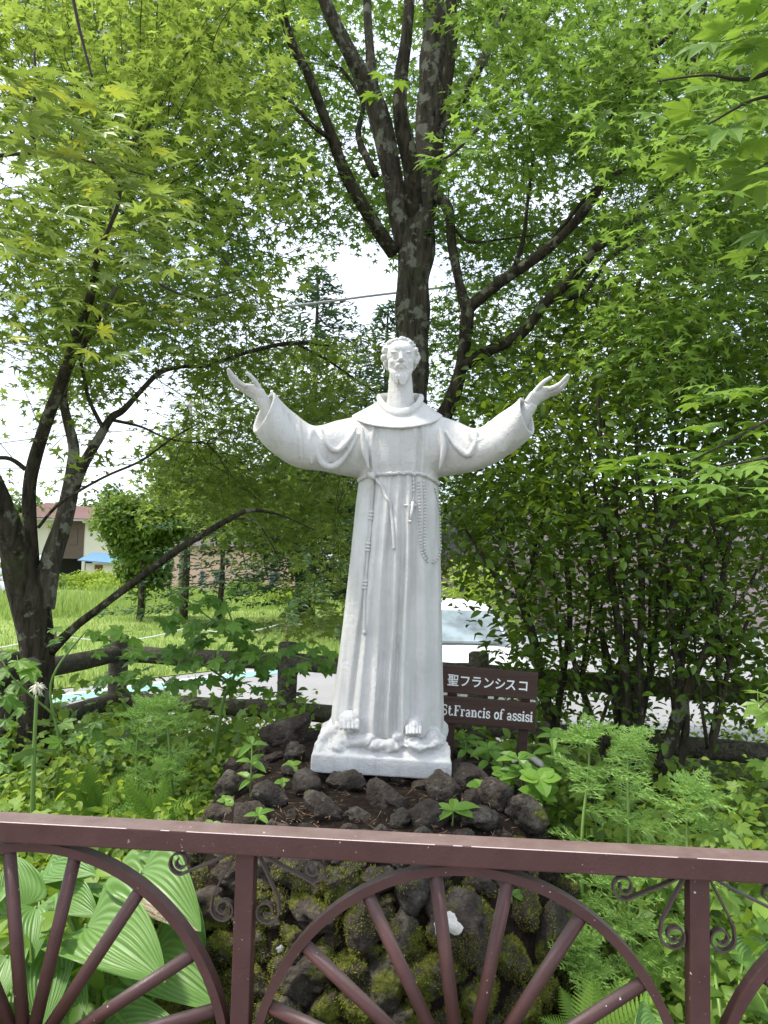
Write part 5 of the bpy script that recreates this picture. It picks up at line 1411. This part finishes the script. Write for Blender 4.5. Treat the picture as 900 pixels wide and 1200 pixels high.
# ================================================================== GROUND COVER
def cover(name, label, zones, tpl, mat, size, seed, tilt=.5, cat='ground cover'):
    g = np.random.default_rng(seed); pos, nn, az, sc = [], [], [], []
    for x0, x1, y0, y1, z0, z1, cnt in zones:      # world box
        x, y = g.uniform(x0, x1, cnt), g.uniform(y0, y1, cnt)
        cl = np.array([mnoise.noise(Vector((a * 2.3, b * 2.3, seed))) for a, b in zip(x, y)])
        z = np.array([gz(a, b) for a, b in zip(x, y)]) + z0 + (z1 - z0) * g.random(cnt) ** 1.3 * np.clip(.75 + cl, .25, 1.3)
        inm = np.array([mound_h(a, b) for a, b in zip(x, y)]); keep = (inm < .06) | (z > inm + .02); keep &= ~((inm > .06) & (y < 3.2))
        n = g.normal(0, tilt, (cnt, 3)); n[:, 2] += 1; n[:, 1] -= .3; a = g.normal(0, 1, (cnt, 3)); a[:, 2] -= .4
        pos.append(np.stack([x, y, z], 1)[keep]); nn.append(n[keep]); az.append(a[keep]); sc.append(g.uniform(*size, cnt)[keep])
    pos, nn, az, sc = map(np.concatenate, (pos, nn, az, sc))
    v, f = batch(tpl, pos, frames(nn, az), sc); o = mesh_np(name, v, f, mat); tag(o, label, cat, None, 'stuff'); return o
cover('ground_cover', 'mixed leafy weeds covering the bed left and right of the mound', [(-3.2,-.75,2.2,4.4,.02,.42,4200),(-3.5,-.6,4.2,6.8,.05,.55,4200),(-.8,1.2,4.3,6.6,.05,.5,2600),(.95,3.6,2.2,4.6,.02,.50,3600),(1.0,4.5,4.4,6.8,.0,.30,2200)], OVATE, M['weed'], (.045, .11), 51)
cover('lobed_ground_cover', 'lobed and maple-like leaves mixed through the weed bed', [(-3.2,-.8,2.4,4.6,.05,.5,1100),(1.0,3.4,2.2,4.4,.05,.62,1300),(-2.8,-.5,4.4,6.3,.1,.75,900)], LOBED, M['weed'], (.05, .09), 52)
cover('bright_ground_cover', 'sunlit yellow-green weeds along the log fence', [(-3.0,3.8,5.6,8.2,.0,.45,5200),(-3.2,-.5,2.9,5.2,.15,.6,6500),(1.0,3.4,3.0,4.6,.15,.55,1500)], OVATE, M['bright'], (.03, .065), 53)
cover('fine_ground_cover', 'fine small leaves low at the foot of the rocks', [(-2.2,-.6,2.1,3.4,.0,.16,3800),(.6,2.4,2.1,3.4,.0,.2,3800),(-.8,.8,1.95,2.4,.0,.06,1500)], ROUND, M['weed'], (.015, .035), 54)

# ================================================================== MEADOW
def blades(name, label, n, region, h, w, seed, mat):
    g = np.random.default_rng(seed); xy = region(g, n)
    x, y = xy[:, 0], xy[:, 1]; z = np.full(len(x), -.39); a = g.uniform(0, 6.28, len(x)); hh = g.uniform(h[0], h[1], len(x)) * np.maximum(.25, 1 + 1.1 * np.array([mnoise.noise(Vector((p * .5, q * .5, 1))) for p, q in zip(x, y)]))
    dx, dy = np.cos(a) * w, np.sin(a) * w; lx, ly = g.normal(0, .25, len(x)) * hh, g.normal(0, .25, len(x)) * hh
    v = np.stack([np.stack([x - dx, y - dy, z], 1), np.stack([x + dx, y + dy, z], 1), np.stack([x + lx, y + ly, z + hh], 1)], 1).reshape(-1, 3)
    o = mesh_np(name, v, np.arange(len(v)).reshape(-1, 3), mat); tag(o, label, 'grass', None, 'stuff')
def reg_meadow(g, n):
    t_, s_ = g.uniform(-6, 30, n), .85 + 28 * g.random(n) ** 1.7
    return np.array(R0)[None] + t_[:, None] * np.array(RD)[None] + s_[:, None] * np.array(RN)[None]
blades('meadow_grass', 'short sunlit yellow-green meadow grass beyond the road', 70000, reg_meadow, (.06, .20), .012, 61, M['grass'])
def reg_tall(g, n):
    t_, s_ = g.uniform(-4, 40, n), 14 + 14 * g.random(n)
    return np.array(R0)[None] + t_[:, None] * np.array(RD)[None] + s_[:, None] * np.array(RN)[None]
blades('tall_weeds', 'tall pale weeds growing at the far side of the meadow', 26000, reg_tall, (.25, .7), .03, 62, M['grass'])
# stakes and rope along the meadow
rf_ = thing('rope_fence', (-3.9, 15.5, -.39), 'short brown stakes strung with white rope along the meadow edge', 'rope fence')
prev = None
for k in range(9):
    q = R0 + RD * (-4 + 3.0 * k) + RN * 3.2; b = Vector((q.x, q.y, -.39))
    MB().tube([b, b + Vector((0, 0, .7))], .035, 8).build('stake', plain('stake_wood', (.12, .06, .04), .8) if k == 0 else bpy.data.materials['stake_wood'], rf_, True)
    if prev is not None:
        MB().tube([prev.lerp(b, i / 10) + Vector((0, 0, .55 - .18 * math.sin(math.pi * i / 10))) for i in range(11)], .012, 5).build('rope', M['road_white'], rf_, True)
    prev = b

# ================================================================== FAR TREES
def bushy(name, label, px, base, top, d, wpx, mat, n, seed, leaf=(.14, .26), cat='tree', group=None, trunk=True, lo=.25):
    g = np.random.default_rng(seed); b = P(px, base, d); b.z = -.4; t_ = P(px, top, d).z; H_ = t_ - b.z; W = wpx * d / F / 2
    root = thing(name, b, label, cat, group)
    if trunk: MB().tube([b, b + Vector((.05, 0, H_ * .35)), b + Vector((0, .1, H_ * .7))], [.05 * H_ * .5, .035 * H_ * .5, .01 * H_], 9, True, .1).build('trunk', M['bark_dark'], root, True)
    K_ = 38; cc = g.normal(0, 1, (K_, 3)); cc /= np.linalg.norm(cc, axis=1)[:, None]; cc *= g.uniform(.35, .85, K_)[:, None]
    lo = lo if trunk else .0
    cc = cc * np.array([W, W, H_ * (1 - lo) / 2]) + np.array([b.x, b.y, b.z + H_ * (lo + (1 - lo) / 2)])
    i = g.integers(0, K_, n); q = g.normal(0, 1, (n, 3)); q /= np.linalg.norm(q, axis=1)[:, None]; q *= (g.random(n) ** .4)[:, None]
    pos = cc[i] + q * np.array([W * .42, W * .42, H_ * .16]); pos[:, 2] = np.maximum(pos[:, 2], b.z + .05)
    nn = g.normal(0, .7, (n, 3)) + q * .6; nn[:, 2] += .7
    v, f = batch(MAPLE5 if False else SIMPLE, pos, frames(nn, g.normal(0, 1, (n, 3)) - [0, 0, .3]), g.uniform(leaf[0], leaf[1], n))
    mesh_np('crown', v, f, mat, root, kind='stuff'); return root
bushy('round_tree', 'round light green tree standing between the house and the pink building', 165, 690, 572, 25, 104, M['far_tree'], 9000, 71, lo=.45)
bushy('round_tree', 'dark green bushy tree under the light green crown beside the house', 168, 690, 620, 27, 72, M['far_tree'], 5000, 72)
bushy('slender_tree', 'slender straight tree in front of the pink building', 216, 690, 520, 24, 120, M['far_tree'], 7000, 73, lo=.55)
bushy('slender_tree', 'thin forked tree before the small pink-wall window', 258, 690, 560, 24, 110, M['far_tree'], 6000, 74, lo=.6)
bushy('roadside_tree', 'leafy tree behind the statue beyond the road', 350, 700, 470, 26, 170, M['far_tree'], 9000, 75)
bushy('roadside_tree', 'tree rising behind the house roof', 128, 640, 560, 75, 60, M['far_dark'], 3000, 76, (.4, .7))
for k, (px, top, d, w) in enumerate([(-60,540,55,120),(20,580,70,60),(420,560,45,130),(480,600,40,90),(640,560,34,150),(760,580,36,140),(880,540,34,160),(1000,560,36,150)]):
    bushy('background_tree', ['leafy tree standing left of the two-storey house', 'dark tree close behind the red tiled roof', 'light tree showing behind the big conifer', 'dark tree behind the statue between conifer and brown roof', 'light tree rising behind the brown-roofed house', 'dark tree between the brown-roofed house and pale building', 'light tree rising behind the pale building', 'dark tree past the far end of the pale building'][k], px, 690, top, d, w, M['far_dark'] if k % 2 else M['far_tree'], 4500, 80 + k, (.3, .5), group='distant belt of trees')
for k, (px, top, d, w, m) in enumerate([(70,672,52,90,'far_tree'),(110,668,50,60,'bright'),(140,676,44,80,'bright'),(190,690,40,90,'bright'),(290,676,40,60,'far_tree'),(330,690,36,90,'bright')]):
    bushy('hedge_bush', ['rose-tipped bush before the house garage', 'bright bush by the blue lean-to', 'pale bush right of the blue lean-to', 'pale bush below the slender tree', 'small bush against the pink wall', 'pale bush at the meadow end'][k], px, 705, top, d, w, M[m], 2600, 90 + k, (.14, .24), 'bush', None, False)
bushy('roadside_bush', 'sunlit yellow-green bush beyond the fence, seen past the statue', 560, 740, 636, 14.5, 120, M['bright'], 2200, 97, (.08, .16), 'bush', None, False)
def conifer(label, px, base, top, d, wpx, seed):
    g = np.random.default_rng(seed); b = P(px, base, d); b.z = -.4; H_ = P(px, top, d).z - b.z; W = wpx * d / F / 2
    root = thing('conifer_tree', b, label, 'conifer', None)
    MB().tube([b, b + Vector((0, 0, H_ * .97))], [.22, .03], 8).build('trunk', M['bark_dark'], root, True); pos, nn, az, sc = [], [], [], []
    for i in range(190):
        t_ = .12 + .88 * (i / 190); a = i * 2.4 + g.uniform(0, .6); L_ = W * (1 - t_) ** .8 * g.uniform(.75, 1.15) + .15
        for k in range(int(10 + L_ * 26)):
            u_ = g.random() ** .6; r_ = L_ * u_; p = np.array([b.x + math.cos(a) * r_, b.y + math.sin(a) * r_, b.z + H_ * t_ - .30 * r_ + .12 * r_ * u_])
            sd = g.choice([-1, 1]); s_ = g.uniform(.1, .3) * (1.1 - u_ * .5)
            pos.append(p + g.normal(0, .05, 3)); nn.append([g.normal(0, .3), g.normal(0, .3), 1]); az.append([math.cos(a + sd * .9), math.sin(a + sd * .9), -.2]); sc.append(s_ * 1.5)
    v, f = batch(simple_tpl(.3), np.array(pos), frames(np.array(nn), np.array(az)), np.array(sc)); mesh_np('crown', v, f, M['conifer'], root, kind='stuff')
conifer('blue-green conifer crossed by the grey cable', 362, 690, 300, 24, 500, 101)
conifer('smaller blue-green conifer seen beside the statue head', 447, 690, 345, 26, 330, 102)

# ================================================================== BUILDINGS
def hroot(px, d): 
    q = P(px, 680, d); return Vector((q.x, q.y, -.4))
M['cream'] = plain('cream_wall', (.76, .71, .60), .8, .06, 2); M['wood'] = plain('weathered_cladding', (.13, .09, .075), .85, .3, 6)
M['roof_red'] = plain('red_tile_roof', (.12, .055, .042), .75, .3, 4, .02); M['dark'] = plain('garage_shade_black', (.012, .012, .014), .9, .1); M['glass'] = plain('window_glass', (.10, .12, .14), .12, .1, 3, 0)
M['pink'] = plain('salmon_wall', (.74, .50, .39), .8, .06, 2); M['blue'] = plain('blue_sheet_roof', (.10, .22, .34), .5, .15, 4); M['frame'] = plain('grey_frame', (.35, .35, .35), .5, .1)
M['rust'] = plain('rusty_door', (.14, .05, .035), .7, .2, 5); M['dkroof'] = plain('dark_roof', (.075, .055, .06), .7, .2, 4, .02); M['wall_g'] = plain('pinkish_grey_wall', (.42, .33, .31), .8, .06, 2)
hd = 58; K2 = hd / F; ho = hroot(85, hd)
house = thing('two_storey_house', ho, 'two-storey cream house with red tiled roof, wooden upper panel and open garage', 'house')
def hb(name, x0, x1, z0, z1, y0, y1, mat, par=None, bev=0): return MB().box(ho + Vector(((x0 + x1) / 2, (y0 + y1) / 2, (z0 + z1) / 2)), (x1 - x0, y1 - y0, z1 - z0), None, bev).build(name, M[mat], par or house)
hb('wall', -3.2, 3.1, 2.3, 5.2, 0, 6, 'cream'); hb('wooden_panel', -1.15, .72, 2.05, 5.0, -.08, -.002, 'wood')
hb('shutter', -.35, .25, 3.1, 4.3, -.14, -.082, 'wood')
w_ = hb('window', 2.05, 2.65, 3.7, 4.45, -.06, -.003, 'frame'); hb('pane', 2.12, 2.58, 3.77, 4.38, -.08, -.062, 'glass', w_)
hb('garage_shade_block', -3.1, 3.0, 0, 2.29, 2.5, 5.9, 'dark'); hb('wall', 1.2, 3.0, 0, 2.295, .6, 2.49, 'cream')  # solid near-black block: the open garage's shade put in as colour
for x in (-3.1, -1.3, .6): hb('post', x, x + .2, 0, 2.298, .05, .25, 'cream')
hb('balcony_screen', -3.15, -2.0, 2.4, 4.2, -.10, -.004, 'cream')
mb = MB(); z0, z1 = 5.1, 6.0
rfv = [ho + Vector(q) for q in [(-4.2, -1.1, z0), (4.0, -1.1, z0 - .1), (4.0, 7, z0 - .1), (-4.2, 7, z0), (-3.6, 3, z1 + .5), (2.2, 3, z1)]]
mb.add(rfv, [(0, 1, 5, 4), (1, 2, 5), (2, 3, 4, 5), (3, 0, 4), (3, 2, 1, 0)]); mb.build('roof', M['roof_red'], house)
hb('eave_board', -4.2, 4.0, 4.86, 4.99, -1.15, -1.05, 'frame')
ho = hroot(118, 54); sh = thing('lean_to_shed', ho, 'small shed with blue sheet roof and rusty door beside the house', 'shed')
hb('wall', -1.1, 1.2, 0, 1.75, 0, 2, 'cream', sh); hb('door', -.45, .1, .05, 1.65, -.06, -.003, 'rust', sh)
mb = MB(); mb.add([ho + Vector(q) for q in [(-1.5, -.5, 1.9), (1.7, -.5, 1.7), (1.7, 2.2, 2.3), (-1.5, 2.2, 2.5), (-1.5, -.5, 1.97), (1.7, -.5, 1.77), (1.7, 2.2, 2.37), (-1.5, 2.2, 2.57)]], [(3, 2, 1, 0), (4, 5, 6, 7), (0, 1, 5, 4), (1, 2, 6, 5), (2, 3, 7, 6), (3, 0, 4, 7)]); mb.build('roof', M['blue'], sh)
ho = hroot(245, 46); pk = thing('pink_building', ho, 'long low salmon-pink building with small windows behind the meadow', 'building')
hb('wall', -4.0, 5.5, 0, 3.0, 0, 6, 'pink', pk)
for x in (-.55, .35, 3.6):
    w_ = hb('window', x, x + (.28 if x < 0 else .6), .75, 1.5, -.05, -.003, 'frame', pk); hb('pane', x + .06, x + (.22 if x < 0 else .54), .81, 1.44, -.07, -.052, 'glass', w_)
mb = MB(); mb.add([ho + Vector(q) for q in [(-4.4, -.6, 2.95), (5.9, -.6, 2.95), (5.9, 6.6, 2.95), (-4.4, 6.6, 2.95), (-4.4, 3, 4.0), (5.9, 3, 4.0)]], [(0, 1, 5, 4), (2, 3, 4, 5), (1, 2, 5), (3, 0, 4), (3, 2, 1, 0)]); mb.build('roof', M['dkroof'], pk)
ho = hroot(600, 24); rh = thing('brown_roofed_house', ho, 'house with dark brown roof glimpsed behind the statue and shrub', 'house')
hb('wall', -3.0, 4.0, 0, 2.4, 0, 6, 'wall_g', rh); w_ = hb('window', -1.5, -.3, .9, 1.9, -.05, -.003, 'frame', rh); hb('pane', -1.42, -.38, .98, 1.82, -.07, -.052, 'glass', w_); hb('door', .6, 1.4, .02, 2.0, -.05, -.003, 'wood', rh)
mb = MB(); mb.add([ho + Vector(q) for q in [(-3.6, -.8, 2.3), (4.6, -.8, 2.3), (4.6, 6.8, 2.3), (-3.6, 6.8, 2.3), (-3.6, 3, 4.2), (4.6, 3, 4.2)]], [(0, 1, 5, 4), (2, 3, 4, 5), (1, 2, 5), (3, 0, 4), (3, 2, 1, 0)]); mb.build('roof', M['dkroof'], rh)
ho = hroot(820, 26); r2h = thing('pale_building', ho, 'pinkish-grey building glimpsed through the shrub stems', 'building')
hb('wall', -4.0, 7.0, 0, 2.6, 0, 6, 'wall_g', r2h); w_ = hb('window', -1.5, .3, .9, 1.9, -.05, -.003, 'frame', r2h); hb('pane', -1.42, .22, .98, 1.82, -.07, -.052, 'glass', w_)
mb = MB(); mb.add([ho + Vector(q) for q in [(-4.6, -.8, 2.5), (7.6, -.8, 2.5), (7.6, 6.8, 2.5), (-4.6, 6.8, 2.5), (-4.6, 3, 3.8), (7.6, 3, 3.8)]], [(0, 1, 5, 4), (2, 3, 4, 5), (1, 2, 5), (3, 0, 4), (3, 2, 1, 0)]); mb.build('roof', M['dkroof'], r2h)

# ================================================================== CARS
M['car_white'] = plain('white_car_paint', (.78, .78, .78), .25, .02, 2, 0); M['car_silver'] = plain('silver_car_paint', (.50, .51, .53), .25, .02, 2, 0)
M['tyre'] = plain('tyre_rubber', (.02, .02, .02), .8, .1); M['rim'] = plain('wheel_rim', (.45, .45, .46), .3, .1, 5, 0, .8); M['lamp'] = plain('headlight_glass', (.6, .62, .65), .1, .05, 5, 0); M['trim'] = plain('black_trim', (.02, .02, .022), .4, .1)
t = NT('car_glass'); t.bsdf(t.ramp(t.noise(1.6, 5, .6), [(.35, (.07, .09, .09)), (.6, (.28, .35, .38))]), .06, spec=.8); M['car_glass'] = t.m  # noise paints reflections of trees and sky into the glass colour
def make_car(loc, rot, paint, label, group):
    root = thing('parked_car', loc, label, 'car', None); root.rotation_euler = (0, 0, rot)
    ORIG[root] = Vector((0, 0, 0))        # parts in the car's own frame: length along Y, front at -Y
    def st(y, hw, z0, z1, n=24, pw=4.0):
        return [Vector((hw * math.copysign(abs(math.cos(a)) ** (2 / pw), math.cos(a)), y, (z0 + z1) / 2 + (z1 - z0) / 2 * math.copysign(abs(math.sin(a)) ** (2 / pw), math.sin(a)))) for a in [2 * math.pi * k / n for k in range(n)]]
    mb = MB(); mb.rings([st(-2.0, .62, .38, .60), st(-1.96, .74, .27, .70), st(-1.7, .82, .22, .80), st(-1.2, .84, .20, .88), st(-.7, .85, .20, .95), st(.8, .85, .20, .96), st(1.6, .84, .22, .95), st(1.88, .80, .28, .90), st(1.95, .70, .36, .80)]); mb.build('body', paint, root, True)
    mb = MB(); mb.rings([st(-.85, .70, .80, .93, 24, 5), st(-.25, .66, .80, 1.37, 24, 5), st(.05, .64, .80, 1.46, 24, 5), st(.9, .64, .80, 1.47, 24, 5), st(1.45, .66, .80, 1.36, 24, 5), st(1.82, .70, .80, .93, 24, 5)]); mb.build('cabin', paint, root, True)
    def quad(name, pts, mat): 
        mb = MB(); n = len(pts); a = [Vector(p) for p in pts]; nn = (a[1] - a[0]).cross(a[2] - a[0]).normalized() * .02; mb.add([p + nn for p in a] + [p - nn for p in a], [tuple(range(n)), tuple(reversed(range(n, 2 * n)))] + [(i, n + i, n + (i + 1) % n, (i + 1) % n) for i in range(n)]); mb.build(name, mat, root)
    quad('windscreen', [(-.56, -.90, .955), (.56, -.90, .955), (.60, -.84, .985), (.53, -.36, 1.30), (.47, -.31, 1.335), (-.47, -.31, 1.335), (-.53, -.36, 1.30), (-.60, -.84, .985)], M['car_glass'])
    quad('rear_window', [(.60, 1.86, .97), (-.60, 1.86, .97), (-.54, 1.50, 1.32), (.54, 1.50, 1.32)], M['car_glass'])
    for s_ in (-1, 1):
        quad('side_window', [(s_ * .72, -.6, .98), (s_ * .72, .45, .98), (s_ * .655, .40, 1.36), (s_ * .665, -.12, 1.33)][::s_], M['car_glass'])
        quad('side_window', [(s_ * .72, .52, .98), (s_ * .72, 1.55, .98), (s_ * .665, 1.28, 1.33), (s_ * .655, .50, 1.36)][::s_], M['car_glass'])
        MB().ell(Vector((s_ * .90, -.55, 1.0)), (.10, .06, .07)).build('mirror', paint, root, True)
        MB().ell(Vector((s_ * .60, -1.86, .66)), (.16, .12, .075)).build('headlight', M['lamp'], root, True)
        for y in (-1.25, 1.25):
            w = MB().tube([(s_ * .66, y, .30), (s_ * .87, y, .30)], .30, 24).build('tyre', M['tyre'], root, True)
            MB().tube([(s_ * .86, y, .30), (s_ * .882, y, .30)], .19, 18).build('rim', M['rim'], w, True)
    MB().box(Vector((0, -1.98, .52)), (.8, .06, .12), None, .01).build('grille', M['trim'], root)
    MB().box(Vector((0, -2.0, .38)), (.36, .03, .14), None, .005).build('number_plate', M['road_white'], root)
    return root
q = P(527, 760, 11.2); make_car((q.x, q.y, -.39), rad(6), M['car_white'], 'white car parked behind the fence between statue and shrub', None)
q = P(2, 700, 36); make_car((q.x, q.y, -.39), rad(70), M['car_silver'], 'small silver car far off beyond the forked maple trunk', None)

# ================================================================== POLES AND CABLES
pole = thing('utility_pole', Vector((P(217, 600, 30).x, P(217, 600, 30).y, -.4)), 'slim grey utility pole standing among the trees', 'utility pole')
b = Vector(ORIG[pole]); MB().tube([b, b + Vector((0, 0, 8.6))], [.16, .11], 12).build('shaft', plain('concrete_pole', (.32, .31, .29), .8, .1, 5), pole, True)
MB().box(b + Vector((0, -.1, 8.1)), (1.5, .09, .09), None, .01).build('crossarm', M['frame'], pole)
M['cable'] = plain('grey_cable', (.22, .22, .23), .6, .1, 5, 0)
def cable(label, pts, r):
    mb = MB(); A = spline(pts, 24); mb.tube([P(*a) for a in A], r, 6); tag(mb.build('overhead_cable', M['cable'], None, True), label, 'cable')
cable('thick grey overhead cable passing behind the statue head', [(-100,415,14),(120,388,14),(290,365,14),(380,354,14),(465,343,14),(700,318,14),(1000,300,14)], .022)
cable('thin overhead wire sloping past the left maple', [(-60,528,26),(60,512,26),(217,500,30)], .018)
cable('thin overhead wire behind the maple fork', [(-60,548,26),(80,548,26),(217,540,30)], .018)
cable('thin overhead wire crossing the sky gap', [(150,420,26),(200,455,28),(290,510,34)], .018)

# pale bare branch lying at the mound's edge
mb = MB(); limb(mb, [(600,893,3.25,4),(618,886,3.25,7),(632,894,3.22,8),(640,902,3.2,5)], None, 8, .2)
tag(mb.build('dead_branch', plain('bleached_wood', (.45, .43, .40), .8, .25, 30), None, True), 'short bleached dead branch lying among the weeds near the sign', 'branch')
